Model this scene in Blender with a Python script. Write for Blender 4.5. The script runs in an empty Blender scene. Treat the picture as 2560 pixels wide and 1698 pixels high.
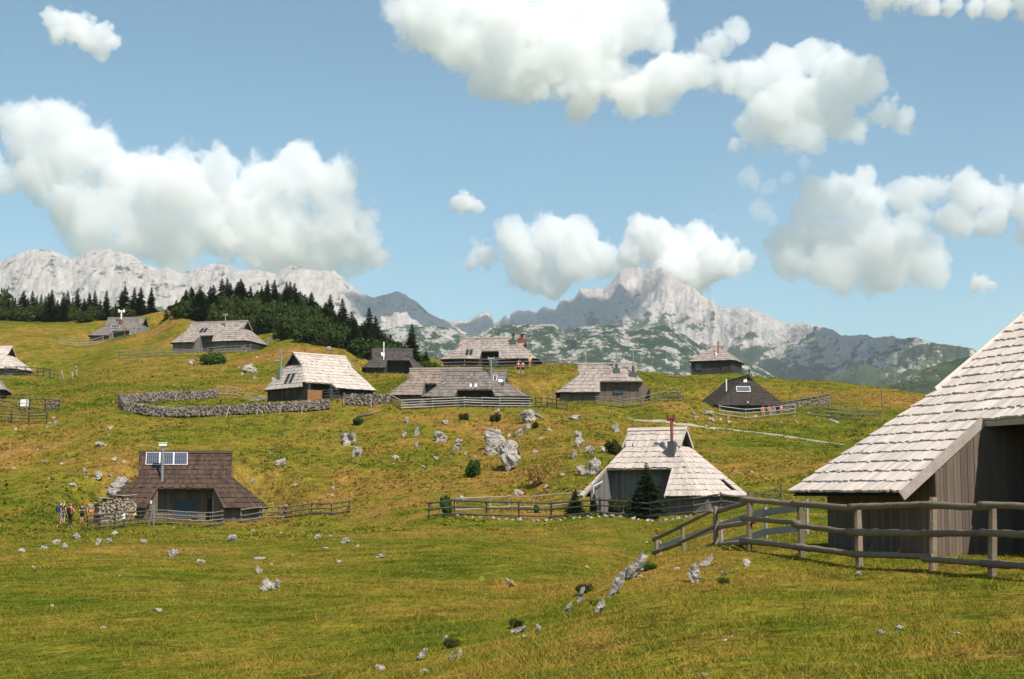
import bpy, bmesh, math, random, os
import numpy as np
from mathutils import Vector, Matrix, Euler

R = math.radians
F = 3555.6                      # focal length in photo pixels (50 mm on 36 mm film)
PITCH = math.atan((1228.0 - 849.0) / F)
cp, sp = math.cos(PITCH), math.sin(PITCH)
sc = bpy.context.scene
COL = sc.collection

def PT(px, py, D):
    a = (px - 1280) / F; b = (849 - py) / F
    return Vector((a * D, (cp - b * sp) * D, (sp + b * cp) * D))

def PROJ(p):
    d = p[1] * cp + p[2] * sp
    u = -p[1] * sp + p[2] * cp
    return 1280 + F * p[0] / d, 849 - F * u / d, d

# ------------------------------------------------------------------ noise
_rs = np.random.RandomState(7)
_perm = np.concatenate([_rs.permutation(1024)] * 3)
_val = _rs.rand(1024)

def _h2(i, j, seed):
    return _val[_perm[(_perm[(i + seed * 57) & 1023] + j) & 1023]]

def vnoise(x, y, seed=0):
    x = np.asarray(x, float); y = np.asarray(y, float)
    xi = np.floor(x).astype(np.int64); yi = np.floor(y).astype(np.int64)
    fx = x - xi; fy = y - yi
    fx = fx * fx * fx * (fx * (fx * 6 - 15) + 10); fy = fy * fy * fy * (fy * (fy * 6 - 15) + 10)
    a = _h2(xi, yi, seed); b = _h2(xi + 1, yi, seed); c = _h2(xi, yi + 1, seed); d = _h2(xi + 1, yi + 1, seed)
    return (a + (b - a) * fx) * (1 - fy) + (c + (d - c) * fx) * fy

def fbm(x, y, oct=4, seed=0, gain=.5):
    s = 0; a = 1; t = 0
    for o in range(oct):
        s = s + a * (vnoise(x, y, seed + o) * 2 - 1); t += a
        x = np.asarray(x) * 2.03 + 11.3; y = np.asarray(y) * 2.03 + 5.7; a *= gain
    return s / t

def ridged(x, y, oct=5, seed=0, gain=.52):
    s = 0; a = 1; t = 0
    for o in range(oct):
        s = s + a * (1 - np.abs(vnoise(x, y, seed + o) * 2 - 1)); t += a
        x = np.asarray(x) * 2.07 + 3.3; y = np.asarray(y) * 2.07 + 8.7; a *= gain
    return s / t

def _h3(i, j, k, seed):
    return _val[_perm[(_perm[(_perm[(i + seed * 31) & 1023] + j) & 1023] + k) & 1023]]

def vnoise3(P, seed=0):
    P = np.asarray(P, float); I = np.floor(P).astype(np.int64); f = P - I; f = f * f * (3 - 2 * f)
    x, y, z = I[:, 0], I[:, 1], I[:, 2]; fx, fy, fz = f[:, 0], f[:, 1], f[:, 2]
    def L(a, b, t): return a + (b - a) * t
    a = L(L(_h3(x, y, z, seed), _h3(x + 1, y, z, seed), fx), L(_h3(x, y + 1, z, seed), _h3(x + 1, y + 1, z, seed), fx), fy)
    b = L(L(_h3(x, y, z + 1, seed), _h3(x + 1, y, z + 1, seed), fx), L(_h3(x, y + 1, z + 1, seed), _h3(x + 1, y + 1, z + 1, seed), fx), fy)
    return L(a, b, fz)

def fbm3(P, oct=4, seed=0):
    s = 0; a = 1; t = 0; P = np.asarray(P, float)
    for o in range(oct):
        s = s + a * (vnoise3(P, seed + o) * 2 - 1); t += a; P = P * 2.03 + 7.1; a *= .5
    return s / t

def sstep(a, b, x):
    t = np.clip((np.asarray(x, float) - a) / (b - a), 0, 1); return t * t * (3 - 2 * t)

# ------------------------------------------------------------------ terrain
CTRL = []
def A(px, py, D): CTRL.append((px, py, D))
for r in [
 # meadow at lower left
 (-500,1700,22),(-500,1500,36),(-500,1330,90),(0,1700,22),(0,1600,27),(0,1500,36.5),(0,1400,56),(0,1350,76),(0,1310,103),
 (400,1700,21),(400,1600,26),(400,1500,36),(400,1400,55),(400,1348,84),(240,1326,104),(450,1318,106),(660,1305,109),(860,1293,112),
 (760,1700,20),(760,1480,39),(760,1390,60),(780,1335,86),
 (1050,1700,18),(1050,1600,23.5),(1050,1500,33),(1050,1400,53),(1050,1345,74),(1050,1312,93),(1072,1300,98),
 (1280,1700,15.5),(1300,1590,21),(1290,1500,33.5),(1280,1420,49),(1300,1345,76),(1300,1299,98),
 # bank at lower right
 (1600,1700,13.5),(1600,1545,20),(1480,1600,17.5),(1400,1532,24),(1480,1482,26),(1560,1424,29.5),(1640,1388,31.5),(1680,1390,33),
 (1450,1455,43),(1560,1405,60),(1640,1388,68),(1350,1480,39),(1500,1385,62),
 (2000,1700,12),(2000,1545,18.5),(2000,1450,24),(1780,1440,26),(2560,1700,11),(2560,1545,17),(2560,1455,23),(3100,1700,10.5),(3100,1500,19),
 (2473,1447,23.5),(2327,1437,25),(2144,1427,27),(2000,1390,30),(1870,1368,32),(1787,1382,38),(1707,1415,43),(1641,1440,48),(330,852,262),(290,862,256),(385,852,258),
 (2060,1362,33.5),(2260,1358,31),(2450,1352,30),(2560,1350,30),(2300,1330,44),(2560,1325,50),(3000,1370,28),
 (1800,1340,58),(1760,1310,74),(1950,1300,72),(1620,1297,95),(1500,1320,84),(1760,1284,92),(1940,1246,109),(1880,1270,92),
 (2000,1195,118),(2150,1120,134),(2250,1060,158),(2500,1130,130),(2800,1100,140),
 # slope on the left behind the brown hut
 (-400,1270,108),(0,1265,114),(160,1310,108),(230,1300,111),(120,1200,122),(0,1110,137),(220,1110,134),(300,1180,122),(500,1190,122),(480,1285,116),
 (700,1185,125),(700,1070,145),(500,1100,138),(330,1050,148),(900,1255,116),(900,1160,129),(900,1070,146),(1000,1200,122),
 (1270,1225,114),(1255,1140,128),(1270,1060,146),(1110,1100,138),(1400,1190,112),(1430,1100,132),(1500,1060,145),(1500,1235,103),(1700,1240,106),(1900,1180,122),
 (1140,1285,101),(1226,1277,105),(1333,1277,106),(1424,1277,105),(1350,1250,110),
 (1900,1100,142),(2030,1100,143),(1580,1050,154),(1740,1060,153),
 # row of huts in the middle
 (309,1027,152),(411,1041,150),(560,1036,150),(700,1033,149),(820,1022,153),(287,1011,160),(420,1006,164),(535,1003,168),
 (660,1003,168),(770,1000,165),(930,996,166),(860,1012,156),(960,1008,156),(1000,1036,150),(1160,1030,150),(1320,1021,151),(1060,1010,157),(1300,1012,156),
 (1400,1006,164),(1480,1006,163),(1620,1000,165),(1700,1010,160),(1500,1016,158),(1795,1043,161),(2000,1038,162),(2205,1052,160),(1870,1036,168),
 (2080,1012,178),(1960,1008,182),(2060,985,195),(1640,960,192),(1700,950,212),
 (-300,1010,150),(20,1062,147),(110,1060,148),(0,1008,163),(143,1032,156),(220,1010,163),(-300,938,222),(0,940,226),(125,950,222),(145,955,221),(180,948,224),
 (400,965,185),(600,968,182),(240,960,190),(500,905,220),(320,925,212),(100,885,248),(0,870,258),(280,882,240),
 (700,925,200),(800,900,212),(760,866,232),(870,882,225),(980,935,206),(905,936,208),(1050,936,208),
 (1120,925,192),(1300,940,183),(1440,922,192),(1100,913,200),(1350,912,200),(1250,960,170),(1400,955,176),(1520,925,205),
 (430,888,236),(615,890,233),(680,858,236),(520,862,248),(220,858,270),(392,782,280),(450,800,262),(330,800,282),
 (-300,805,290),(0,805,288),(120,808,288),(220,817,284),
 (1720,941,224),(1830,941,224),(1900,946,228),(2060,953,222),(2220,970,214),(2320,988,206),(2450,1012,196),(2700,1050,185),
 (1480,916,216),(1300,915,215),(1640,932,226),
 # wooded hill behind
 (550,778,300),(650,775,300),(750,800,290),(850,850,272),(950,900,262),(1040,912,252),(420,790,300),(300,798,300),(100,812,310),(-200,812,310),
]: A(*r)

for _c in [(1900,946,228),(2060,953,222),(2220,970,214),(2320,988,206)]: A(_c[0], _c[1] + 45, _c[2] + 40)
_P = np.array([list(PT(*c)) for c in CTRL])
_r = np.hypot(_P[:, 0], _P[:, 1])
KS, KL = 3.0, 0.9
_X = np.stack([_P[:, 0] / _P[:, 1] * KS, np.log(_r) * KL], 1)
_e = _P[:, 2] / _r
def _U(d2): return np.where(d2 > 1e-12, d2 * np.log(np.maximum(d2, 1e-12)) * .5, 0)
_n = len(_X)
_K = _U(((_X[:, None] - _X[None]) ** 2).sum(-1)) + np.eye(_n) * 5e-4
_Q = np.c_[np.ones(_n), _X]
_M = np.zeros((_n + 3, _n + 3)); _M[:_n, :_n] = _K; _M[:_n, _n:] = _Q; _M[_n:, :_n] = _Q.T
_w = np.linalg.solve(_M, np.r_[_e, 0, 0, 0])

PADS = []   # level terraces cut into the slope for the huts
def ground(x, y, pads=True):
    x = np.atleast_1d(np.asarray(x, float)); y = np.atleast_1d(np.asarray(y, float))
    r = np.maximum(np.hypot(x, y), 1e-3)
    s = np.where(y > 0, x / np.maximum(y, 1e-6), np.sign(x) * 9)
    s = np.clip(s, -.44, .44)
    rr = np.clip(r, 9, 330)
    X0 = s * KS; X1 = np.log(rr) * KL
    e = np.zeros_like(r)
    for c in range(0, len(r), 40000):
        sl = slice(c, c + 40000)
        d2 = (X0[sl, None] - _X[None, :, 0]) ** 2 + (X1[sl, None] - _X[None, :, 1]) ** 2
        e[sl] = _U(d2) @ _w[:_n] + _w[_n] + _w[_n + 1] * X0[sl] + _w[_n + 2] * X1[sl]
    z = e * rr
    near = sstep(9, 2, r); z = z * (1 - near) + (-1.62) * near
    k = np.clip(r / 45, .25, 1.0)
    zs = z
    z = z + .26 * k * fbm(x / 13, y / 13, 2, 3) + .19 * np.clip(r / 60, .4, 1) * fbm(x / 4.3, y / 4.3, 3, 9) + .028 * fbm(x / 1.1, y / 1.1, 2, 21)
    if pads:
        for (cx, cy, ps, hx, hy, zp) in PADS:
            dx, dy = x - cx, y - cy
            m_ = dx * dx + dy * dy < (hx + hy + 9) ** 2
            if not m_.any(): continue
            u = dx[m_] * math.cos(ps) - dy[m_] * math.sin(ps); v = dx[m_] * math.sin(ps) + dy[m_] * math.cos(ps)
            q = np.hypot(np.maximum(np.abs(u) - hx, 0), np.maximum(np.abs(v) - hy, 0))
            k_ = sstep(4.5, .3, q); z[m_] = z[m_] * (1 - k_) + (zp + (z[m_] - zs[m_]) * .25) * k_
    # past the crest the land falls into the valley
    rc = 330 - 88 * sstep(-.12, .06, s) - 24 * sstep(.2, .34, s)
    t = sstep(rc, rc + 120, r)
    far = -30 - np.minimum((r - 240) * .2, 260)
    return z * (1 - t) + far * t

def gz(x, y): return float(ground([x], [y])[0])

_ts = np.exp(np.linspace(math.log(6), math.log(330), 900))
def hit(px, py):
    d = PT(px, py, 1.0)
    P = np.outer(_ts, np.array(d))
    dz = P[:, 2] - ground(P[:, 0], P[:, 1])
    i = np.argmax(dz < 0)
    if dz[i] >= 0: i = len(_ts) - 1
    t0, t1 = _ts[max(i - 1, 0)], _ts[i]
    for _ in range(2):
        tt = np.linspace(t0, t1, 12); P = np.outer(tt, np.array(d)); dz = P[:, 2] - ground(P[:, 0], P[:, 1])
        j = int(np.argmax(dz < 0)) if (dz < 0).any() else 11
        t0, t1 = tt[max(j - 1, 0)], tt[j]
    t = .5 * (t0 + t1); p = d * t
    return Vector((p.x, p.y, gz(p.x, p.y)))
def at(px, D):
    p = PT(px, 1228, D); return Vector((p.x, p.y, gz(p.x, p.y)))
def depth(p): return p.y * cp + p.z * sp
def m_per_px(p): return depth(p) / F

# ------------------------------------------------------------------ materials
def new_mat(name):
    m = bpy.data.materials.new(name); m.use_nodes = True
    return m, m.node_tree.nodes, m.node_tree.links, m.node_tree.nodes['Principled BSDF']

class NB:
    """small node helper"""
    def __init__(s, T): s.T = T; s.n = T.nodes; s.l = T.links
    def put(s, sock, v):
        if isinstance(v, bpy.types.NodeSocket): s.l.new(v, sock)
        elif isinstance(v, (tuple, list)) and len(v) == 3 and sock.type == 'RGBA': sock.default_value = (*v, 1)
        else: sock.default_value = v
    def math(s, op, a, b=None, c=None, clamp=False):
        x = s.n.new('ShaderNodeMath'); x.operation = op; x.use_clamp = clamp
        for i, v in enumerate((a, b, c)):
            if v is not None: s.put(x.inputs[i], v)
        return x.outputs[0]
    def pos(s, scale=(1, 1, 1), obj=False):
        if obj: g = s.n.new('ShaderNodeTexCoord').outputs['Object']
        else: g = s.n.new('ShaderNodeNewGeometry').outputs['Position']
        if scale == (1, 1, 1): return g
        m = s.n.new('ShaderNodeVectorMath'); m.operation = 'MULTIPLY'; m.inputs[1].default_value = scale
        s.l.new(g, m.inputs[0]); return m.outputs[0]
    def noise(s, vec, scale, detail=3, rough=.55, out=0, dist=0):
        x = s.n.new('ShaderNodeTexNoise'); x.inputs['Scale'].default_value = scale; x.inputs['Detail'].default_value = detail
        x.inputs['Roughness'].default_value = rough; x.inputs['Distortion'].default_value = dist; s.l.new(vec, x.inputs['Vector']); return x.outputs[out]
    def ramp(s, fac, stops):
        x = s.n.new('ShaderNodeValToRGB'); e = x.color_ramp.elements
        while len(e) < len(stops): e.new(.5)
        for q, (p, c) in zip(e, stops):
            q.position = p; q.color = (*c, 1) if len(c) == 3 else c
        s.l.new(fac, x.inputs[0]); return x.outputs[0]
    def rng(s, v, a, b, c=0., d=1.):
        x = s.n.new('ShaderNodeMapRange'); s.put(x.inputs[0], v)
        for i, q in enumerate((a, b, c, d)): x.inputs[i + 1].default_value = q
        return x.outputs[0]
    def mix(s, f, a, b, mode='MIX'):
        x = s.n.new('ShaderNodeMix'); x.data_type = 'RGBA'; x.blend_type = mode
        s.put(x.inputs[0], f); s.put(x.inputs[6], a); s.put(x.inputs[7], b); return x.outputs[2]
    def attr(s, name):
        x = s.n.new('ShaderNodeAttribute'); x.attribute_name = name; return x.outputs['Fac']
    def bump(s, h, strength=.5, dist=.05):
        x = s.n.new('ShaderNodeBump'); x.inputs['Strength'].default_value = strength; x.inputs['Distance'].default_value = dist
        s.l.new(h, x.inputs['Height']); return x.outputs[0]

def mul(c, k): return tuple(v * k for v in c)

MAT = {}
def wood(name, base, var=.35, grain=(14, 14, 2.2), rough=.85, bump=.4, dark=None):
    """weathered wood: tone per board from the 'rnd' attribute, grain along the boards"""
    if name in MAT: return MAT[name]
    m, n, l, b = new_mat(name); N = NB(m.node_tree)
    p = N.pos(grain, True)
    g = N.noise(p, 1.0, 5, .65)
    st = N.noise(N.pos((1, 1, 1), True), .55, 3, .6)
    r = N.attr('rnd')
    c = N.ramp(r, [(0, mul(base, 1 - var)), (.5, base), (1, mul(base, 1 + var * .75))])
    c = N.mix(N.rng(g, .35, .75, 0, .55), c, mul(dark or base, .55))
    c = N.mix(N.rng(st, .5, .75, 0, .45), c, mul(base, .72))
    l.new(c, b.inputs['Base Color']); b.inputs['Roughness'].default_value = rough
    b.inputs['Specular IOR Level'].default_value = .25
    l.new(N.bump(g, bump, .02), b.inputs['Normal'])
    MAT[name] = m; return m

def plain(name, base, rough=.6, metal=0., spec=.4, var=.15, scale=6):
    if name in MAT: return MAT[name]
    m, n, l, b = new_mat(name); N = NB(m.node_tree)
    nz = N.noise(N.pos((1, 1, 1), True), scale, 4)
    l.new(N.mix(N.rng(nz, .3, .7), mul(base, 1 - var), mul(base, 1 + var)), b.inputs['Base Color'])
    b.inputs['Roughness'].default_value = rough; b.inputs['Metallic'].default_value = metal; b.inputs['Specular IOR Level'].default_value = spec
    MAT[name] = m; return m

def ground_color(N):
    """shared by the ground sheet and the grass growing on it"""
    P = N.pos((1, 1, 1))
    flat = N.pos((1, 1, .25))
    a = N.noise(flat, .045, 4, .6)
    b = N.noise(flat, .22, 5, .62)
    c = N.noise(flat, 1.6, 4, .65)
    t = N.math('ADD', N.math('MULTIPLY', a, .55), N.math('MULTIPLY', b, .45))
    t = N.math('MULTIPLY_ADD', N.math('SUBTRACT', t, .5), 1.85, .485)
    t = N.math('MULTIPLY_ADD', c, .56, N.math('SUBTRACT', t, .28))
    return t, c

GREEN = [(.20, (.072, .108, .012)), (.35, (.130, .148, .016)), (.49, (.202, .176, .024)), (.61, (.270, .182, .036)), (.78, (.338, .190, .056))]
m, n, l, b = new_mat('meadow'); N = NB(m.node_tree)
t, c = ground_color(N)
dry = N.attr('dry')
t2 = N.math('ADD', t, N.math('MULTIPLY', dry, .34))
colr = N.ramp(t2, GREEN)
fine = N.noise(N.pos((1, 1, .4)), 5.5, 4, .7)
colr = N.mix(N.rng(fine, .42, .64, .0, .72), colr, (.052, .054, .006))
tone = N.noise(N.pos((1, 1, .4)), .75, 6, .76)
colr = N.mix(1.0, colr, N.ramp(tone, [(.34, (.42, .45, .44)), (.5, (1, 1, 1)), (.64, (1.38, 1.30, 1.18))]), 'MULTIPLY')
soil = N.noise(N.pos((1, 1, .4)), .9, 5, .7)
colr = N.mix(N.math('MULTIPLY', N.rng(soil, .66, .74), N.rng(t2, .5, .62)), colr, (.16, .115, .07))
l.new(colr, b.inputs['Base Color']); b.inputs['Roughness'].default_value = 1; b.inputs['Specular IOR Level'].default_value = 0
hb = N.math('ADD', N.math('MULTIPLY', fine, .10), N.math('MULTIPLY', N.noise(N.pos((1, 1, .4)), 1.7, 4, .65), .35))
l.new(N.bump(hb, 1.0, 1.0), b.inputs['Normal'])
MAT['meadow'] = m

def blade_mat(name, stops, tr=.35):
    m = bpy.data.materials.new(name); m.use_nodes = True; n = m.node_tree.nodes; l = m.node_tree.links; n.clear(); N = NB(m.node_tree)
    t, c = ground_color(N); r = N.attr('rnd')
    t = N.math('ADD', t, N.math('MULTIPLY_ADD', r, .24, -.12)); t = N.math('ADD', t, N.math('MULTIPLY', N.attr('dry'), .34))
    col = N.ramp(t, stops)
    d = n.new('ShaderNodeBsdfDiffuse'); tl = n.new('ShaderNodeBsdfTranslucent'); mx = n.new('ShaderNodeMixShader'); o = n.new('ShaderNodeOutputMaterial')
    l.new(col, d.inputs[0]); l.new(col, tl.inputs[0]); mx.inputs[0].default_value = tr
    l.new(d.outputs[0], mx.inputs[1]); l.new(tl.outputs[0], mx.inputs[2]); l.new(mx.outputs[0], o.inputs[0])
    MAT[name] = m; return m
blade_mat('grass_blades', [(p, mul(c, 1.35)) for p, c in GREEN])

def leaf_mat(name, dark, light, tr=.25):
    m = bpy.data.materials.new(name); m.use_nodes = True; n = m.node_tree.nodes; l = m.node_tree.links; n.clear(); N = NB(m.node_tree)
    r = N.attr('rnd'); nz = N.noise(N.pos((1, 1, 1)), .7, 3)
    f = N.math('ADD', N.math('MULTIPLY', r, .6), N.math('MULTIPLY', nz, .5))
    col = N.mix(N.rng(f, .2, .85), dark, light)
    d = n.new('ShaderNodeBsdfDiffuse'); tl = n.new('ShaderNodeBsdfTranslucent'); mx = n.new('ShaderNodeMixShader'); o = n.new('ShaderNodeOutputMaterial')
    l.new(col, d.inputs[0]); l.new(col, tl.inputs[0]); mx.inputs[0].default_value = tr
    l.new(d.outputs[0], mx.inputs[1]); l.new(tl.outputs[0], mx.inputs[2]); l.new(mx.outputs[0], o.inputs[0])
    MAT[name] = m; return m
leaf_mat('spruce_needles', (.018, .036, .014), (.042, .072, .024))
leaf_mat('bush_leaves', (.040, .080, .016), (.085, .135, .026))
leaf_mat('dwarf_pine_needles', (.032, .050, .014), (.075, .082, .022))
leaf_mat('dark_leaves', (.024, .050, .014), (.055, .085, .022))
leaf_mat('dry_leaves', (.28, .15, .045), (.42, .25, .09))

def rock_mat(name, base=(.58, .53, .47)):
    m, n, l, b = new_mat(name); N = NB(m.node_tree)
    oi = n.new('ShaderNodeObjectInfo').outputs['Random']
    P = N.pos((1, 1, 1))
    a = N.noise(P, 2.2, 6, .68); bb = N.noise(P, 9, 5, .65); v = n.new('ShaderNodeTexVoronoi'); v.feature = 'DISTANCE_TO_EDGE'; v.inputs['Scale'].default_value = 2.3
    l.new(N.noise(P, 1.5, 4, .6, out=1, dist=.6), v.inputs['Vector'])
    c = N.mix(N.rng(a, .3, .68), mul(base, .40), mul(base, 1.1))
    c = N.mix(N.rng(bb, .48, .66, 0, .8), c, mul(base, .22))
    c = N.mix(N.rng(v.outputs['Distance'], 0, .05, .5, 0), c, mul(base, .3))
    c = N.mix(N.math('MULTIPLY', oi, .25), c, mul((.5, .42, .33), .9))
    l.new(c, b.inputs['Base Color']); b.inputs['Roughness'].default_value = .9; b.inputs['Specular IOR Level'].default_value = .2
    l.new(N.bump(N.math('ADD', a, N.math('MULTIPLY', bb, .5)), 1.0, .22), b.inputs['Normal'])
    MAT[name] = m
rock_mat('limestone')

wood('shingle_pale', (.56, .475, .42), .22, (5, 5, 5))
wood('shingle_near', (.74, .635, .56), .22, (22, 3.0, 3.0), bump=.5)
wood('shingle_grey', (.20, .17, .15), .35, (5, 5, 5))
wood('shingle_warm', (.265, .205, .17), .35, (5, 5, 5))
wood('shingle_mid', (.34, .285, .25), .3, (5, 5, 5))
wood('shingle_brown', (.082, .050, .036), .45, (5, 5, 5))
wood('shingle_dark', (.075, .064, .058), .35, (5, 5, 5))
wood('shingle_black', (.058, .045, .038), .3, (5, 5, 5))
wood('wall_dark', (.055, .050, .046), .35, (9, 9, 1.2))
wood('wall_grey', (.17, .16, .15), .3, (9, 9, 1.2))
wood('wall_brown', (.165, .125, .10), .3, (9, 9, 1.2))
wood('rail_wood', (.19, .165, .14), .35, (9, 9, 9))
wood('rail_near', (.24, .185, .13), .3, (7, 7, 7), bump=1.0)
wood('rail_dark', (.085, .075, .065), .35, (9, 9, 9))
wood('rail_pale', (.36, .33, .30), .25, (9, 9, 9))
wood('plank_orange', (.34, .165, .07), .2, (6, 6, 6))
wood('log_ends', (.34, .27, .20), .55, (8, 8, 8))
plain('tin', (.33, .35, .35), .45, .6)
plain('tin_dark', (.10, .11, .11), .55, .4)
plain('rust', (.22, .06, .035), .8)
plain('white_metal', (.75, .75, .74), .5)
plain('dark_door', (.035, .03, .027), .8)
plain('blue_shutter', (.03, .055, .09), .6)
plain('window_glass', (.02, .025, .03), .12, 0, .6)
plain('white_paint', (.78, .77, .74), .6)
plain('yellow_paint', (.75, .55, .16), .6)
plain('red_paint', (.6, .05, .04), .6)
plain('gravel', (.33, .31, .25), .95, var=.25, scale=3)
plain('bark', (.07, .055, .045), .9)
plain('skin', (.52, .29, .20), .55, var=.06)
def solar_mat():
    m, n, l, b = new_mat('solar_cells'); N = NB(m.node_tree)
    br = n.new('ShaderNodeTexBrick'); br.inputs['Scale'].default_value = 1; br.offset = 0
    br.inputs['Mortar Size'].default_value = .012; br.inputs['Brick Width'].default_value = .16; br.inputs['Row Height'].default_value = .16
    br.inputs['Color1'].default_value = (.012, .018, .04, 1); br.inputs['Color2'].default_value = (.016, .022, .05, 1); br.inputs['Mortar'].default_value = (.25, .27, .3, 1)
    l.new(N.pos((1, 1, 1), True), br.inputs['Vector']); l.new(br.outputs[0], b.inputs['Base Color']); b.inputs['Roughness'].default_value = .5; b.inputs['Specular IOR Level'].default_value = .12
    MAT['solar_cells'] = m
solar_mat()

# ------------------------------------------------------------------ builders
rnd = random.Random(5)
def tag(o, label=None, cat=None, group=None, kind=None):
    if label: o['label'] = label
    if cat: o['category'] = cat
    if group: o['group'] = group
    if kind: o['kind'] = kind
    return o
def thing(name, loc, label, cat, rz=0., group=None):
    o = bpy.data.objects.new(name, None); COL.objects.link(o); o.location = loc; o.rotation_euler = (0, 0, rz)
    return tag(o, label, cat, group)

class MB:
    def __init__(s): s.v = []; s.f = []; s.r = []
    def add(s, vs, fs, r=None):
        k = len(s.v); s.v.extend([tuple(v) for v in vs])
        r = rnd.random() if r is None else r
        for f in fs: s.f.append(tuple(i + k for i in f)); s.r.append(r)
    def quad(s, a, b, c, d, r=None): s.add([a, b, c, d], [(0, 1, 2, 3)], r)
    def box(s, c, size, rot=None, r=None):
        hx, hy, hz = size[0] / 2, size[1] / 2, size[2] / 2
        vs = [Vector((x, y, z)) for x in (-hx, hx) for y in (-hy, hy) for z in (-hz, hz)]
        if rot is not None: vs = [rot @ v for v in vs]
        c = Vector(c); s.add([v + c for v in vs], [(0, 1, 3, 2), (4, 6, 7, 5), (0, 4, 5, 1), (2, 3, 7, 6), (0, 2, 6, 4), (1, 5, 7, 3)], r)
    def bar(s, p, q, w, h, up=(0, 0, 1), r=None, bev=0):
        """square bar from p to q: w across, h along up"""
        p = Vector(p); q = Vector(q); d = q - p; L = d.length
        if L < 1e-6: return
        d /= L; x = d.cross(Vector(up))
        if x.length < 1e-4: x = d.cross(Vector((1, 0, 0)))
        x.normalize(); u = x.cross(d)
        m = Matrix((d, x, u)).transposed()
        s.box((p + q) / 2, (L, w, h), m, r)
    def tube(s, pts, rad, seg=8, cap=True, r=None, wob=0.):
        pts = [Vector(p) for p in pts]; n = len(pts)
        rad = [rad] * n if isinstance(rad, (int, float)) else rad
        vs = []; prev = None
        for i, p in enumerate(pts):
            d = (pts[min(i + 1, n - 1)] - pts[max(i - 1, 0)]).normalized()
            x = d.orthogonal().normalized() if prev is None else (prev - d * prev.dot(d)).normalized()
            prev = x; y = d.cross(x)
            for k in range(seg):
                a = 2 * math.pi * k / seg; rr = rad[i] * (1 + (rnd.uniform(-wob, wob) if wob else 0))
                vs.append(p + (x * math.cos(a) + y * math.sin(a)) * rr)
        fs = [(i * seg + k, i * seg + (k + 1) % seg, (i + 1) * seg + (k + 1) % seg, (i + 1) * seg + k) for i in range(n - 1) for k in range(seg)]
        if cap: fs += [tuple(range(seg - 1, -1, -1)), tuple(range((n - 1) * seg, n * seg))]
        s.add(vs, fs, r)
    def obj(s, name, mat, parent=None, smooth=False, loc=None):
        me = bpy.data.meshes.new(name); me.from_pydata(s.v, [], s.f)
        a = me.attributes.new('rnd', 'FLOAT', 'FACE'); a.data.foreach_set('value', s.r)
        if smooth: me.polygons.foreach_set('use_smooth', [True] * len(s.f))
        me.materials.append(MAT[mat] if isinstance(mat, str) else mat); me.update()
        o = bpy.data.objects.new(name, me); COL.objects.link(o)
        if parent is not None: o.parent = parent
        if loc is not None: o.location = loc
        return o

def np_mesh(name, V, Fc, mat, attrs=None, smooth=False):
    me = bpy.data.meshes.new(name); V = np.asarray(V, np.float32); Fc = np.asarray(Fc, np.int32)
    me.vertices.add(len(V)); me.vertices.foreach_set('co', V.ravel())
    k = Fc.shape[1]; me.loops.add(Fc.size); me.loops.foreach_set('vertex_index', Fc.ravel())
    me.polygons.add(len(Fc)); me.polygons.foreach_set('loop_start', np.arange(0, Fc.size, k, dtype=np.int32))
    if smooth: me.polygons.foreach_set('use_smooth', np.ones(len(Fc), bool))
    for a, (dom, arr) in (attrs or {}).items():
        q = me.attributes.new(a, 'FLOAT', dom); q.data.foreach_set('value', np.asarray(arr, np.float32))
    me.update(calc_edges=True); me.validate()
    me.materials.append(MAT[mat] if isinstance(mat, str) else mat)
    o = bpy.data.objects.new(name, me); COL.objects.link(o); return o

def copy_tree(o, parent=None):
    c = o.copy(); COL.objects.link(c)
    if parent is not None: c.parent = parent
    for ch in list(o.children): copy_tree(ch, c)
    return c

# ------------------------------------------------------------------ camera, light, sky
cam = bpy.data.cameras.new('camera'); co = bpy.data.objects.new('camera', cam); COL.objects.link(co)
cam.lens = 50; cam.sensor_width = 36; cam.clip_end = 60000; cam.clip_start = .1
co.rotation_euler = (math.pi / 2 + PITCH, 0, 0); sc.camera = co
world = bpy.data.worlds.new('World'); sc.world = world; world.use_nodes = True
nt = world.node_tree; bg = nt.nodes['Background']
sky = nt.nodes.new('ShaderNodeTexSky'); sky.sky_type = 'NISHITA'; sky.sun_disc = False
AZ, EL = R(33), R(52)
SUN = Vector((math.sin(AZ) * math.cos(EL), -math.cos(AZ) * math.cos(EL), math.sin(EL)))
sky.sun_elevation = EL; sky.sun_rotation = math.pi - AZ
sky.altitude = 1500; sky.air_density = 1.0; sky.dust_density = .6; sky.ozone_density = .8
tn = nt.nodes.new('ShaderNodeMix'); tn.data_type = 'RGBA'; tn.blend_type = 'MULTIPLY'; tn.inputs[0].default_value = 1; tn.inputs[7].default_value = (.74, 1.0, .94, 1)
nt.links.new(sky.outputs[0], tn.inputs[6]); nt.links.new(tn.outputs[2], bg.inputs[0]); bg.inputs[1].default_value = .107
la = bpy.data.lights.new('sun', 'SUN'); la.energy = 4.8; la.angle = R(.5); la.color = (1, .918, .815)
lo = bpy.data.objects.new('sun', la); COL.objects.link(lo); lo.rotation_euler = SUN.to_track_quat('Z', 'Y').to_euler()
vs_ = sc.view_settings; vs_.view_transform = 'Standard'; vs_.look = 'None'; vs_.exposure = .45; vs_.gamma = 1
cy = sc.cycles; cy.use_denoising = True; cy.max_bounces = 48; cy.diffuse_bounces = 3; cy.glossy_bounces = 2; cy.transmission_bounces = 4
cy.volume_bounces = 44; cy.volume_step_rate = .4; cy.volume_max_steps = 512; cy.use_adaptive_sampling = True; cy.adaptive_threshold = .01
cy.sample_clamp_indirect = 6
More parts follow.
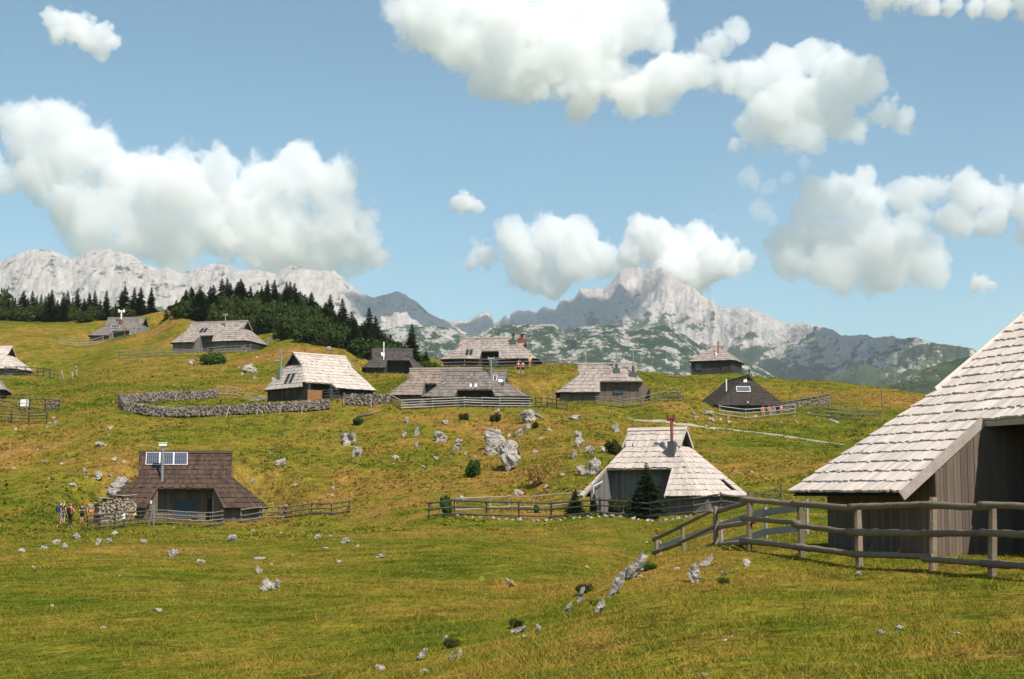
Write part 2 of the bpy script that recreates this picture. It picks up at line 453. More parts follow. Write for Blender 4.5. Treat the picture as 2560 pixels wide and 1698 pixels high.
# ------------------------------------------------------------------ ground sheet
def build_ground():
    th = np.concatenate([np.linspace(-180, -40, 50)[:-1], np.linspace(-40, -22.5, 30)[:-1], np.linspace(-22.5, 22.5, 620)[:-1],
                         np.linspace(22.5, 40, 30)[:-1], np.linspace(40, 180, 50)[:-1]])
    rr = np.concatenate([[.05, .5, 1.2, 2.5, 4.5, 7], np.exp(np.linspace(math.log(9), math.log(330), 560)), np.exp(np.linspace(math.log(336), math.log(15000), 40))])
    T, Rr = np.meshgrid(np.radians(th), rr)
    x = (Rr * np.sin(T)).ravel(); y = (Rr * np.cos(T)).ravel()
    z = ground(x, y)
    nt_, nr = len(th), len(rr)
    i = np.arange(nr - 1)[:, None] * nt_; j = np.arange(nt_)[None]
    j2 = (j + 1) % nt_
    Fc = np.stack([i + j, i + nt_ + j, i + nt_ + j2, i + j2], -1).reshape(-1, 4)[:, ::-1]
    dry = np.zeros(len(x))
    for (px, py, w, a) in DRY:
        p = hit(px, py); rad = w * m_per_px(p)
        dry += a * np.exp(-((x - p.x) ** 2 + ((y - p.y) * .8) ** 2) / rad ** 2)
    global DRYF
    o = np_mesh('meadow_ground', np.c_[x, y, z], Fc, 'meadow', {'dry': ('POINT', dry)}, True)
    tag(o, 'rolling alpine meadow that carries the whole settlement', 'ground', kind='structure')
DRY = [(1300,1190,160,.55),(1100,1230,160,.35),(900,1220,150,.3),(1330,1130,120,.5),(1250,1060,120,.3),(250,1150,170,.4),(60,1130,120,.45),(480,930,130,.45),
       (640,900,90,.6),(760,880,80,.6),(150,1000,70,.5),(2330,1010,170,.55),(2200,1000,110,.4),(2440,1640,150,.55),(1700,1420,150,.35),(1600,1330,150,.15),(1350,1290,90,.4),
       (420,800,90,.4),(1060,1170,190,.3),(760,1230,170,.25),(520,890,150,.3),(300,930,170,.2),(1430,1000,120,.15),(1980,1000,200,.25),(560,1140,150,.15),(1500,1110,90,.35),(150,850,130,.25),(1000,1250,120,.35),(1690,1020,50,.5),(700,1350,200,.25),(1000,1450,300,-.1),(300,1500,500,-.12),(330,1040,70,-.5),(260,1000,60,-.6),
       (1200,1400,350,-.12),(2100,1560,200,-.1),(900,1040,70,-.5),(2050,1080,250,-.1),(1500,985,90,-.2),(700,1100,150,-.05),(620,1560,250,-.05)]
def dry_at(x, y):
    d = np.zeros(len(x))
    for (px, py, w, a) in DRY:
        p = hit(px, py); rad = w * m_per_px(p)
        d += a * np.exp(-((x - p.x) ** 2 + ((y - p.y) * .8) ** 2) / rad ** 2)
    return d

def build_grass():
    rs = np.random.RandomState(11)
    N = 520000
    # density falls with distance: more blades near the camera
    r = np.exp(rs.uniform(math.log(9.5), math.log(200), N)); th = np.radians(rs.uniform(-22, 22, N))
    x = r * np.sin(th); y = r * np.cos(th)
    clump = fbm(x * .9, y * .9, 3, 40) * .5 + fbm(x * 3, y * 3, 2, 44) * .5
    keep = rs.rand(N) < np.clip(.62 + clump * 1.5, .12, 1)
    x, y, r, clump = x[keep], y[keep], r[keep], clump[keep]; n = len(x)
    z = ground(x, y)
    h = (.022 + .042 * rs.rand(n) ** 1.8) * (1 + .9 * np.clip(clump, -.5, 1)); h = np.maximum(h, r * .0007)
    w = np.maximum(.006 + .006 * rs.rand(n), r * .00042)
    stalk = rs.rand(n) < .011
    h = np.where(stalk & (r < 60), .13 + .16 * rs.rand(n), h); w = np.where(stalk, np.maximum(.004, r * .0003), w)
    a = rs.uniform(0, 2 * math.pi, n); la_ = rs.uniform(.3, 1.5, n) * h; lb = rs.uniform(0, 2 * math.pi, n)
    V = np.empty((n, 3, 3))
    V[:, 0] = np.c_[x - np.cos(a) * w, y - np.sin(a) * w, z - .01]; V[:, 1] = np.c_[x + np.cos(a) * w, y + np.sin(a) * w, z - .01]
    V[:, 2] = np.c_[x + np.cos(lb) * la_, y + np.sin(lb) * la_, z + h]
    Fc = np.arange(n * 3).reshape(n, 3)
    rn = rs.rand(n); rn = np.where(stalk, 1.25, rn)
    # coarser tussocks further off
    n2 = 75000; r2 = np.exp(rs.uniform(math.log(40), math.log(235), n2)); t2 = np.radians(rs.uniform(-21.5, 21.5, n2)); x2 = r2 * np.sin(t2); y2 = r2 * np.cos(t2)
    k2 = fbm(x2 * .35, y2 * .35, 4, 60) + .35 * rs.rand(n2) > .12 + .9 * sstep(118, 62, r2); x2, y2, r2 = x2[k2], y2[k2], r2[k2]; n2 = len(x2); z2 = ground(x2, y2)
    W2 = rs.uniform(.07, .20, n2); H2 = rs.uniform(.06, .20, n2); R2 = rs.rand(n2); vs2 = []; rn2 = []
    for q in range(4):
        a2 = rs.uniform(0, 6.28, n2); ox = rs.normal(0, .10, n2); oy = rs.normal(0, .10, n2); T = np.empty((n2, 3, 3))
        T[:, 0] = np.c_[x2 + ox - np.cos(a2) * W2, y2 + oy - np.sin(a2) * W2, z2 - .03]; T[:, 1] = np.c_[x2 + ox + np.cos(a2) * W2, y2 + oy + np.sin(a2) * W2, z2 - .03]
        T[:, 2] = np.c_[x2 + ox * 2 + rs.normal(0, .08, n2), y2 + oy * 2 + rs.normal(0, .08, n2), z2 + H2]; vs2.append(T); rn2.append(np.clip(R2 * 1.2 - .15, -.2, 1.1))
    V = np.concatenate([V] + vs2); x = np.concatenate([x] + [x2] * 4); y = np.concatenate([y] + [y2] * 4); rn = np.concatenate([rn] + rn2); Fc = np.arange(len(V) * 3).reshape(-1, 3)
    o = np_mesh('grass', V.reshape(-1, 3), Fc, 'grass_blades', {'rnd': ('FACE', rn), 'dry': ('FACE', dry_at(x, y))})
    tag(o, 'short green and straw coloured grass growing all over the meadow', 'grass', kind='stuff')

# ------------------------------------------------------------------ huts
def solve_len(P0, e, Rpx):
    lo, hi = .5, 60.
    f = lambda L: PROJ(P0 + e * L)[0]
    for _ in range(60):
        m_ = (lo + hi) / 2
        if f(m_) < Rpx: lo = m_
        else: hi = m_
    return lo

class Hut: pass
def hut(label, Lp, D, yaw, Rpx, b, rise, inL, inR, m, rec, roof='shingle_grey', wall='wall_dark', rc=1.2, course=.62, sw=.42,
        base_py=None, length=None, group='shingled herdsmen huts on the slope', skip=None, boff=.02, deep=1.2, wall_in=.62, rough=1.0, lift=.045, board=.24, verge=.18, gab='wall_dark', eave=1.2, anchor='L', rcL=None):
    ps = R(yaw); e = Vector((math.cos(ps), -math.sin(ps), 0)); bk = Vector((math.sin(ps), math.cos(ps), 0))
    P0 = PT(Lp[0], Lp[1], D) - (e * length if anchor == 'R' else e * 0); L = length or solve_len(P0, e, Rpx); a = L / 2
    O = P0 + e * a + bk * b
    he = eave; zg = P0.z - he
    PADS.append((O.x, O.y, ps, a - .3, b - .3, zg - .03))
    H = Hut(); H.a, H.b, H.he, H.rise, H.m, H.e, H.bk, H.inL, H.inR = a, b, he, rise, m, e, bk, inL, inR
    root = thing('shingled_hut', (O.x, O.y, zg), label, 'hut', -ps, group); H.root = root
    xl = lambda t: -a + inL * min(t / m, 1) - (verge if t > m else 0)
    xr = lambda t: a - inR * min(t / m, 1) + (verge if t > m else 0)
    yy = lambda t: b * (1 - t)
    zz = lambda t: he + rise * t
    rad = lambda t: max(.02, rc * (1 - min(t / m, 1))) if t <= m else .02
    rl_ = rc if rcL is None else rcL
    radL = lambda t: max(.02, rl_ * (1 - min(t / m, 1))) if t <= m else .02
    f0l, f0r, f1l, f1r, tr = rec if rec else (0, 0, 0, 0, -1)
    def rl(t): return -a + L * (f0l + (f1l - f0l) * min(t / tr, 1))
    def rr(t): return -a + L * (f0r + (f1r - f0r) * min(t / tr, 1))
    # perimeter pieces: (name, fn(t,u)->(x,y), count)
    def lin(p, q): return lambda t, u: (p(t)[0] + (q(t)[0] - p(t)[0]) * u, p(t)[1] + (q(t)[1] - p(t)[1]) * u)
    def arc(cx, cy, a0, rad=rad):
        def f(t, u):
            r_ = rad(t); th = a0 + u * math.pi / 2; return (cx(t, r_) + r_ * math.cos(th), cy(t, r_) + r_ * math.sin(th))
        return f
    FLc = lambda t: (xl(t) + radL(t), -yy(t)); FRc = lambda t: (xr(t) - rad(t), -yy(t))
    BLc = lambda t: (xl(t) + radL(t), yy(t)); BRc = lambda t: (xr(t) - rad(t), yy(t))
    def pieces(t):
        out = []
        if rec and t < tr - 1e-4:
            if rl(0) > FLc(0)[0] + .05: out.append(('front', lin(FLc, lambda q: (max(rl(q), FLc(q)[0]), -yy(q)))))
            if rr(0) < FRc(0)[0] - .05: out.append(('front', lin(lambda q: (min(rr(q), FRc(q)[0]), -yy(q)), FRc)))
        else: out.append(('front', lin(FLc, FRc)))
        if t < m - 1e-4:
            if not (rec and t < tr - 1e-4 and rr(0) > FRc(0)[0] + .3): out.append(('corner', arc(lambda q, r_: xr(q) - r_, lambda q, r_: -yy(q) + r_, -math.pi / 2)))
            out.append(('hip_east', lin(lambda q: (xr(q), -yy(q) + rad(q)), lambda q: (xr(q), yy(q) - rad(q)))))
            out.append(('corner', arc(lambda q, r_: xr(q) - r_, lambda q, r_: yy(q) - r_, 0)))
        out.append(('back', lin(BRc, BLc)))
        if t < m - 1e-4:
            out.append(('corner', arc(lambda q, r_: xl(q) + r_, lambda q, r_: yy(q) - r_, math.pi / 2, radL)))
            out.append(('hip_west', lin(lambda q: (xl(q), yy(q) - radL(q)), lambda q: (xl(q), -yy(q) + radL(q)))))
            if not (rec and t < tr - 1e-4 and rl(0) < FLc(0)[0] - .3): out.append(('corner', arc(lambda q, r_: xl(q) + r_, lambda q, r_: -yy(q) + r_, math.pi, radL)))
        return out
    slen = math.hypot(b, rise)
    cuts = sorted({0., m, 1.} | ({tr} if rec else set()))
    ts = []
    for q0, q1 in zip(cuts[:-1], cuts[1:]):
        n = max(1, round((q1 - q0) * slen / course)); ts += [q0 + (q1 - q0) * i / n for i in range(n)]
    ts.append(1.)
    rf = MB(); un = MB()
    def nrm(piece, t, u):
        d = 1e-3; p = piece(t, u); q = piece(t, min(u + d, 1)) if u < .5 else piece(t, u); p0 = piece(t, max(u - d, 0)) if u >= .5 else p
        tx = Vector((q[0] - p0[0], q[1] - p0[1], 0)); s = piece(min(t + 1e-3, 1), u) if True else p
        v = Vector((s[0] - p[0], s[1] - p[1], rise * 1e-3))
        nn = tx.cross(v); return nn.normalized() if nn.length > 1e-12 else Vector((0, 0, 1))
    for i in range(len(ts) - 1):
        t0, t1 = ts[i], ts[i + 1]; tm = t0 + (t1 - t0) * .5; dt = t1 - t0
        for (nm, f) in pieces(tm):
            te = t1 - 1e-5
            P = [f(t0 + 1e-6, k / 12) for k in range(13)]; Ln = sum(math.hypot(P[k + 1][0] - P[k][0], P[k + 1][1] - P[k][1]) for k in range(12))
            P = [f(te, k / 12) for k in range(13)]; Ln = max(Ln, sum(math.hypot(P[k + 1][0] - P[k][0], P[k + 1][1] - P[k][1]) for k in range(12)))
            if Ln < .04: continue
            n = max(1 if nm != 'corner' else 3, round(Ln / sw)); us = [0.] + [(k + rnd.uniform(-.25, .25) * rough) / n for k in range(1, n)] + [1.]
            over = min(t1 + dt * .25, m if t1 <= m else 1.)
            for k in range(n):
                um = (us[k] + us[k + 1]) / 2; c_ = f(tm, um)
                if skip and skip(nm, c_[0], c_[1], tm, H): continue
                j = rnd.uniform(-.10, .10) * dt * rough if t0 > 0 else rnd.uniform(-.06, .06) * dt * rough
                if rnd.random() < .06 * rough: j += rnd.uniform(-.1, .2) * dt
                lf = lift * rnd.uniform(.8, 1.25)
                N_ = nrm(f, tm, um)
                tb = max(t0 + j, -.02)
                A0 = f(tb if tb > 0 else 0, us[k]); A1 = f(tb if tb > 0 else 0, us[k + 1]); B0 = f(te, us[k]); B1 = f(te, us[k + 1])
                zb_ = zz(tb)
                if tb < 0:
                    k_ = tb * b; A0 = (A0[0], A0[1] + k_) if nm == 'front' else A0; A1 = (A1[0], A1[1] + k_) if nm == 'front' else A1
                    if nm != 'front': zb_ = zz(0)
                g = .008
                a0 = Vector((*A0, zb_)); a1 = Vector((*A1, zb_)); b0 = Vector((*B0, zz(te))); b1 = Vector((*B1, zz(te)))
                w_ = (a1 - a0); w_ = w_.normalized() * min(g, w_.length * .1) if w_.length > 0 else w_
                a0 = a0 + w_; a1 = a1 - w_
                top = [a0 + N_ * lf, a1 + N_ * lf, b1 + N_ * .012, b0 + N_ * .012]
                low = [a0 - N_ * .02, a1 - N_ * .02]
                rf.add(top + low + [b1 - N_ * .02, b0 - N_ * .02], [(0, 1, 2, 3), (4, 5, 1, 0), (0, 3, 7, 4), (5, 6, 2, 1)])
            # sheet under the shingles
            for k in range(6 if nm == 'corner' else max(1, n // 3)):
                q = 6 if nm == 'corner' else max(1, n // 3)
                u0, u1 = k / q, (k + 1) / q; c_ = f(tm, (u0 + u1) / 2)
                if skip and skip(nm, c_[0], c_[1], tm, H): continue
                N_ = nrm(f, tm, (u0 + u1) / 2)
                v = [Vector((*f(t0 + 1e-6, u0), zz(t0))), Vector((*f(t0 + 1e-6, u1), zz(t0))), Vector((*f(te, u1), zz(te))), Vector((*f(te, u0), zz(te)))]
                un.quad(*[p - N_ * .05 for p in v], .4); un.quad(*[p - N_ * .13 for p in v][::-1], .4)
    rfo = rf.obj('roof', roof, root); H.roof = rfo
    un.obj('roof_boarding', 'wall_dark', root)
    # ridge boards
    rb = MB(); x0, x1 = xl(1) - .12, xr(1) + .12
    sl = math.atan2(rise, b)
    for sgn in (-1, 1):
        d = Vector((0, sgn * math.cos(sl), -math.sin(sl))); nn = Vector((0, sgn * math.sin(sl), math.cos(sl)))
        c = Vector((0, 0, zz(1))) + d * .14 + nn * (.075 if sgn < 0 else .07)
        rb.box(c + Vector(((x0 + x1) / 2, 0, 0)), (x1 - x0, .30, .045), Matrix((Vector((1, 0, 0)), d, Vector((1, 0, 0)).cross(d))).transposed())
    rb.obj('ridge_board', roof, rfo)
    # verge boards and gable triangles
    if m < .97:
        for (xe, sg) in ((xl(1), -1), (xr(1), 1)):
            gb = MB(); xi = xe - sg * (.28 + verge)
            w_ = yy(m); nb = max(3, round(2 * w_ / .2))
            for k in range(nb):
                y0, y1 = -w_ + 2 * w_ * k / nb, -w_ + 2 * w_ * (k + 1) / nb
                zt = lambda y: zz(m) + (rise * (1 - m)) * (1 - abs(y) / w_) - .1
                dx = rnd.uniform(-.012, .012)
                gb.quad((xi + dx, y0, zz(m) - .5), (xi + dx, y1, zz(m) - .5), (xi + dx, y1, zt(y1)), (xi + dx, y0, zt(y0)))
            gb.obj('gable', gab, root)
            for sy in (-1, 1):
                vb = MB(); vb.bar((xe + sg * .03, sy * (w_ + .1), zz(m) - .06), (xe + sg * .03, sy * .02, zz(1) - .08), .045, .17, up=(0, sy * math.sin(sl), math.cos(sl))); vb.obj('verge_board', roof, rfo)
    # walls of upright boards
    wl = MB(); wi = wall_in; zb = -1.6
    yf = -(b - wi); tf = wi / b
    pts = []
    def zroof(x, y):
        lo, hi = 0., 1.
        for _ in range(18):
            t = (lo + hi) / 2; X_ = (a - (inL if x < 0 else inR) * min(t / m, 1)); Y_ = b * (1 - t); r_ = radL(t) if x < 0 else rad(t)
            ax, ay = abs(x), abs(y)
            if t > m: ins = ay <= Y_
            else: ins = ax <= X_ and ay <= Y_ and not (ax > X_ - r_ and ay > Y_ - r_ and math.hypot(ax - X_ + r_, ay - Y_ + r_) > r_)
            if ins: lo = t
            else: hi = t
        return he + rise * lo - .17
    def wall_seg(p, q, zt0, zt1, bw=board, mb=None):
        mb = mb or wl
        p = Vector((p[0], p[1], 0)); q = Vector((q[0], q[1], 0)); d = q - p; Ln = d.length
        if Ln < .05: return
        nn = Vector((d.y, -d.x, 0)).normalized(); k = max(1, round(Ln / bw)); 
        for i in range(k):
            u0, u1 = i / k, (i + 1) / k; off = nn * (rnd.uniform(0, .018) * boff / .02 + (boff if i % 2 else 0)); g = min(.012, bw * .04) / Ln
            A_ = p + d * (u0 + g) + off; B_ = p + d * (u1 - g) + off; ia = A_ - nn * .05; ib = B_ - nn * .05
            za, zc = zroof(A_.x, A_.y), zroof(B_.x, B_.y)
            vs = [(A_.x, A_.y, zb), (B_.x, B_.y, zb), (B_.x, B_.y, zc), (A_.x, A_.y, za), (ia.x, ia.y, zb), (ib.x, ib.y, zb), (ib.x, ib.y, zc), (ia.x, ia.y, za)]
            mb.add(vs, [(0, 1, 2, 3), (4, 0, 3, 7), (1, 5, 6, 2), (5, 4, 7, 6)])
    ztop = he + rise * tf - .16
    xa = a - wi * inL / max(b * m, .1) if False else a - wi
    H.yf = yf
    if rec:
        xl0 = max(rl(0) + .06, -xa + .02); xr0 = min(rr(0) - .06, xa - .02); yr = -b * (1 - tr) + deep
        xl1 = max(rl(tr) + .02, -xa + .3); xr1 = min(rr(tr) - .02, xa - .05)
        H.yr, H.xl1, H.xr1 = yr, xl1, xr1
        tq = lambda y: min((y + b) / b, 1)
        zr_ = he + rise * tq(yr) - .16
        wall_seg((-xa, yf), (xl0, yf), ztop, ztop); wall_seg((xr0, yf), (xa, yf), ztop, ztop)
        ye = -b * (1 - tr)
        z_e = he + rise * tr - .16
        wall_seg((xl0, yf), (xl1, ye), ztop, z_e); wall_seg((xl1, ye), (xl1, yr), z_e, zr_)
        wall_seg((xr1, ye), (xr0, yf), z_e, ztop); wall_seg((xr1, yr), (xr1, ye), zr_, z_e)
        wall_seg((xl1, yr), (xr1, yr), zr_, zr_)
        Nf = Vector((0, -math.sin(sl), math.cos(sl))); bmat = roof if roof != 'shingle_near' else 'shingle_mid'
        def fr(x, t, o=0.): return Vector((x, -yy(t), zz(t))) + Nf * o
        if rl(0) > -a + .02: bb = MB(); bb.bar(fr(rl(0) + .02, -.015, -.03), fr(rl(tr) + .02, tr, -.03), .05, .2, up=Nf); bb.obj('bargeboard', bmat, rfo)
        if rr(0) < a - .02: bb = MB(); bb.bar(fr(rr(0) - .02, -.015, -.03), fr(rr(tr) - .02, tr, -.03), .05, .2, up=Nf); bb.obj('bargeboard', bmat, rfo)
        lt = MB(); lt.bar(fr(rl(tr) + .05, tr, -.1), fr(min(rr(tr), xr(tr)) - .05, tr, -.1), .06, .12, up=Nf); lt.obj('lintel', roof, rfo)
    else:
        wall_seg((-xa, yf), (xa, yf), ztop, ztop); H.yr = yf; H.xl1, H.xr1 = -xa, xa
    zh = he + rise * m * wi / max(min(inL, inR), .3) - .16 if False else he + .05
    zhL = he + rise * m * min(wi / inL, 1) - .16; zhR = he + rise * m * min(wi / inR, 1) - .16
    wall_seg((xa, yf), (xa, b - wi), zhR, zhR); wall_seg((-xa, b - wi), (-xa, yf), zhL, zhL)
    wall_seg((xa, b - wi), (-xa, b - wi), ztop, ztop)
    H.wall = wl.obj('wall', wall, root)
    H.fr = lambda f_, t, o=0.: Vector((-a + L * f_, -yy(t), zz(t))) + Vector((0, -math.sin(sl), math.cos(sl))) * o
    H.L = L; H.sl = sl; H.zz = zz; H.yy = yy; H.wall_seg = wall_seg; H.xa = xa
    return H

def front_rect(H, f0, f1, t0, t1, name, mat, parent, o=.09, th=.04):
    mb = MB(); c = (H.fr(f0, t0, o) + H.fr(f1, t1, o)) / 2
    w = (f1 - f0) * H.L; h = (t1 - t0) * math.hypot(H.b, H.rise)
    ux = Vector((1, 0, 0)); uy = Vector((0, math.cos(H.sl), math.sin(H.sl))); uz = ux.cross(uy)
    mb.box((0, 0, 0), (w, h, th), None, .5)
    ob = mb.obj(name, mat, parent); ob.matrix_local = Matrix.Translation(c) @ Matrix((ux, uy, uz)).transposed().to_4x4(); return ob
def solar(H, f0, f1, t0, t1, n=1):
    fr = front_rect(H, f0, f1, t0, t1, 'solar_panel', 'white_metal', H.root, .10, .05)
    w = (f1 - f0) * H.L; h = (t1 - t0) * math.hypot(H.b, H.rise); pw = w / n
    for k in range(n):
        mb = MB(); mb.box((-w / 2 + pw * (k + .5), 0, .028), (pw - .09, h - .09, .012)); mb.obj('solar_cells', 'solar_cells', fr)
    return fr
def skylight(H, f0, f1, t0, t1, slant=0):
    fr = front_rect(H, f0, f1, t0, t1, 'roof_window', 'tin_dark', H.root, .08, .06)
    w = (f1 - f0) * H.L; h = (t1 - t0) * math.hypot(H.b, H.rise); mb = MB(); mb.box((0, 0, .035), (w * .8, h * .86, .012)); mb.obj('pane', 'window_glass', fr); return fr
def pipe(H, p, z1, mat='tin', r=.08, cap='tee', wide=None, name='chimney', base=None):
    """stove pipe from roof point p up to local height z1"""
    mb = MB(); mb.tube([(p.x, p.y, p.z - .3), (p.x, p.y, z1)], r, 8)
    if base: mb.box((p.x, p.y, p.z + base / 2 - .2), (r * 4.6, r * 4.2, base + .3))
    o = mb.obj(name, mat, H.root)
    cm = MB()
    if cap == 'tee':
        w = wide or r * 5; cm.tube([(p.x - w, p.y, z1 + r * .6), (p.x + w, p.y, z1 + r * .6)], r * 1.1, 8)
        for s_ in (-1, 1): cm.tube([(p.x + s_ * w, p.y, z1 + r * .6 - r * 1.6), (p.x + s_ * w, p.y, z1 + r * .6 + r * 2.4)], r * 1.15, 8)
    elif cap == 'box': cm.box((p.x, p.y, z1 + .12), ((wide or .5), .4, .2)); cm.box((p.x, p.y, z1 + .26), ((wide or .5) * 1.15, .48, .05))
    elif cap == 'cone': cm.tube([(p.x, p.y, z1 + .06), (p.x, p.y, z1 + .3)], [r * 2.4, .02], 8)
    if cm.v: cm.obj('chimney_cap', 'white_metal' if mat == 'tin' and cap == 'box' else mat, o)
    return o
def wall_panel(H, x0, x1, z0, z1, y, name, mat, out=.06, frame=None, glaz=None, handle=False):
    mb = MB(); mb.box(((x0 + x1) / 2, y - out, (z0 + z1) / 2), (x1 - x0, .05, z1 - z0), None, .5); o = mb.obj(name, mat, H.root)
    if frame:
        fm = MB()
        for (p, q) in (((x0, z0), (x1, z0)), ((x0, z1), (x1, z1)), ((x0, z0), (x0, z1)), ((x1, z0), (x1, z1))): fm.bar((p[0], y - out - .035, p[1]), (q[0], y - out - .035, q[1]), .05, .09, up=(0, 1, 0))
        fm.obj('door_frame' if name == 'door' else 'window_frame', frame, o)
    if handle:
        hm = MB(); hm.box((x1 - .12, y - out - .06, (z0 + z1) / 2), (.04, .05, .16)); hm.obj('handle', 'tin', o)
    return o

HUTS = {}
def build_huts():
    h = HUTS
    # brown hut in the hollow
    H = h['brown'] = hut('dark brown shingled hut with white framed solar panels along its ridge', (242, 1271), 110, -13, 676, 5.0, 4.55, 3.15, 3.15, .58, (.272, .728, .338, .668, .34), 'shingle_brown', 'wall_brown', rc=.8, course=.62, sw=.20, deep=1.4, gab='wall_dark', eave=1.15)
    solar(H, .262, .51, .74, .965, 3)
    p = H.fr(.363, .47, 0); pipe(H, p, H.he + H.rise + .35, 'tin', .12, 'box', .62)
    wl_ = H.yr; wall_panel(H, -.9, 1.0, .35, 1.75, wl_, 'window', 'blue_shutter', .06, 'wall_brown')
    wall_panel(H, 1.75, 2.65, 0.05, 1.95, wl_, 'door', 'dark_door', .06, 'wall_brown', handle=True)
    # pale hut behind the long rail fence
    def sk(nm, x, y, t, H): return nm == 'hip_east' and .2 < y < 1.3 and .05 < t < .22
    H = h['pale'] = hut('pale silvery hut with a rusty red stove pipe, behind the rail fence and small spruces', (1446, 1240), 98, 27, 1785, 4.5, 4.75, 2.2, 3.7, .72, (.035, .65, .135, .64, .40), 'shingle_pale', 'wall_grey', rc=1.7, rcL=.1, course=.55, sw=.2, deep=.9, skip=sk, gab='wall_grey', eave=1.3)
    p = H.fr(.60, .60, 0); o = pipe(H, p, H.he + H.rise * .80, 'tin_dark', .11, None, base=.95); 
    q = Vector((p.x, p.y, H.he + H.rise * .80)); pipe(H, q, H.he + H.rise + .5, 'rust', .11, 'tee', .22, name='stove_pipe')
    wall_panel(H, -1.0, .1, .1, 2.0, H.yr, 'door', 'dark_door', .05, 'wall_grey', handle=True)
    mb = MB(); mb.tube([(-H.a + .95, -H.b + .45, -.4), (-H.a + .95, -H.b + .45, 1.95)], .032, 8); mb.tube([(-H.a + .95, -H.b + .45, 1.95), (-H.a + 1.3, -H.b + 1.2, 2.3)], .032, 8); mb.obj('downpipe', 'white_metal', H.root)
    # near hut at the frame's edge
    e = Vector((.339, -.941, 0))
    H = h['near'] = hut('large close hut with silvery shingle courses and a dark porch behind the log fence', (1957, 1229), 34, math.degrees(math.atan2(.941, .339)), 0, 6.4, 4.74, 1.75, 1.75, .516, (.405, .80, .40, .805, .322), 'shingle_near', 'wall_brown', rc=.35, course=.37, sw=.13, length=12., deep=2.6, wall_in=.75, lift=.042, board=.095, boff=.006, verge=.0, rough=.75, gab='wall_dark', eave=1.28)
    wall_panel(H, -.6, .4, .05, 1.95, H.yr, 'door', 'dark_door', .06, 'wall_brown', handle=True)
    wall_panel(H, .9, 1.7, .8, 1.6, H.yr, 'window', 'window_glass', .06, 'wall_brown')
    # hut with the corner towards us
    H = h['corner'] = hut('pale shingled hut standing cornerwise above the dry stone wall with orange porch planks', (768, 966), 165, -43, 950, 4.9, 4.4, 1.5, 1.9, .66, (.0, .40, .02, .36, .13), 'shingle_pale', 'wall_dark', rc=1.0, course=.62, sw=.3, deep=1.5, eave=1.7)
    wp = MB(); 
    wp.box((-H.a + 1.35, -H.b + .35, .75), (2.1, .08, 1.2)); wp.obj('porch_panel', 'plank_orange', H.root)
    for k in range(2):
        ux = Vector((0, 1, 0)); mb = MB(); w0 = H.inL / (H.m); nv = Vector((-H.rise * H.m, 0, H.inL)).normalized(); up = Vector((H.inL, 0, H.rise * H.m)).normalized()
        c = Vector((-H.a + H.inL * .42, .55 - k * .95 - .6, H.he + H.rise * H.m * .42)) + nv * .1
        mb.box((0, 0, 0), (.55, 1.25, .06)); o = mb.obj('roof_window', 'tin_dark', H.root); o.matrix_local = Matrix.Translation(c) @ Matrix((Vector((0, -1, 0)), up, nv)).transposed().to_4x4()
        mb = MB(); mb.box((0, 0, .035), (.42, 1.05, .012)); mb.obj('pane', 'window_glass', o)
    q = Vector((-H.a + H.inL * .5, 1.7, H.he + H.rise * H.m * .45)); pipe(H, q, H.he + H.rise + .5, 'tin', .09, None, base=1.5); 
    for y in (.2, 1.5):
        mb = MB(); mb.box((-H.xa - .05, -y, 1.25), (.06, .7, .8)); o = mb.obj('window', 'window_glass', H.root); mb = MB(); mb.box((-H.xa - .09, -y, 1.25), (.04, .06, .8)); mb.obj('window_frame', 'wall_dark', o)
    # dark hut by the trees
    H = h['dark'] = hut('small dark brown hut by the edge of the trees with a pale roof pipe', (905, 919), 212, -6, 1062, 4.0, 3.2, 1.7, 1.9, .55, (.36, .82, .40, .76, .40), 'shingle_dark', 'wall_dark', rc=.8, sw=.35, deep=1.2)
    p = H.fr(.345, .42, 0); pipe(H, p, H.he + H.rise + .85, 'white_metal', .09, None)
    front_rect(H, .305, .36, .58, .78, 'roof_window', 'white_metal', H.root, .08)
    # front pair
    H = h['greyback'] = hut('grey shingled hut partly hidden behind the middle hut inside the pole fence', (958, 988), 165, 6, 1240, 4.4, 3.45, 2.6, 2.4, .62, (.345, .47, .345, .46, .42), 'shingle_warm', 'wall_grey', rc=1.6, sw=.35, deep=.8)
    H = h['grey'] = hut('grey brown hut with a wide dark porch, behind the pale pole fence above the boulders', (1049, 992), 155, 3, 1324, 4.4, 3.2, 2.35, 2.9, .58, (.315, .695, .335, .652, .27), 'shingle_grey', 'wall_dark', rc=.9, sw=.33, deep=1.2)
    solar(H, .655, .69, .56, .78)
    front_rect(H, .705, .76, .52, .63, 'roof_hatch', 'white_metal', H.root, .09)
    p = H.fr(.63, .80, 0); pipe(H, p, H.he + H.rise + 1.2, 'tin', .08, 'tee', .3)
    p = H.fr(.755, .40, 0); pipe(H, p, p.z + .55, 'tin_dark', .08, 'cone')
    wall_panel(H, -1.2, -.3, 0.05, 1.9, H.yr, 'door', 'dark_door', .06, 'wall_dark', handle=True)
    front_rect(H, .445, .463, .34, .46, 'roof_plate', 'white_metal', H.root, .075)
    front_rect(H, .490, .512, .34, .46, 'roof_plate', 'white_metal', H.root, .075)
    # long hut on the crest
    H = h['crest'] = hut('long pale brown hut on the crest with two dark chimneys and a dark porch', (1096, 898), 197, 7, 1342, 4.5, 3.35, 2.6, 2.3, .60, (.415, .62, .42, .605, .36), 'shingle_mid', 'wall_dark', rc=1.0, sw=.35, deep=1.3)
    p = H.fr(.735, .72, 0); pipe(H, p, H.he + H.rise + .35, 'tin_dark', .18, 'cone', base=.5)
    p = H.fr(.82, .80, 0); pipe(H, p, H.he + H.rise + .25, 'rust', .2, 'cone', base=.4)
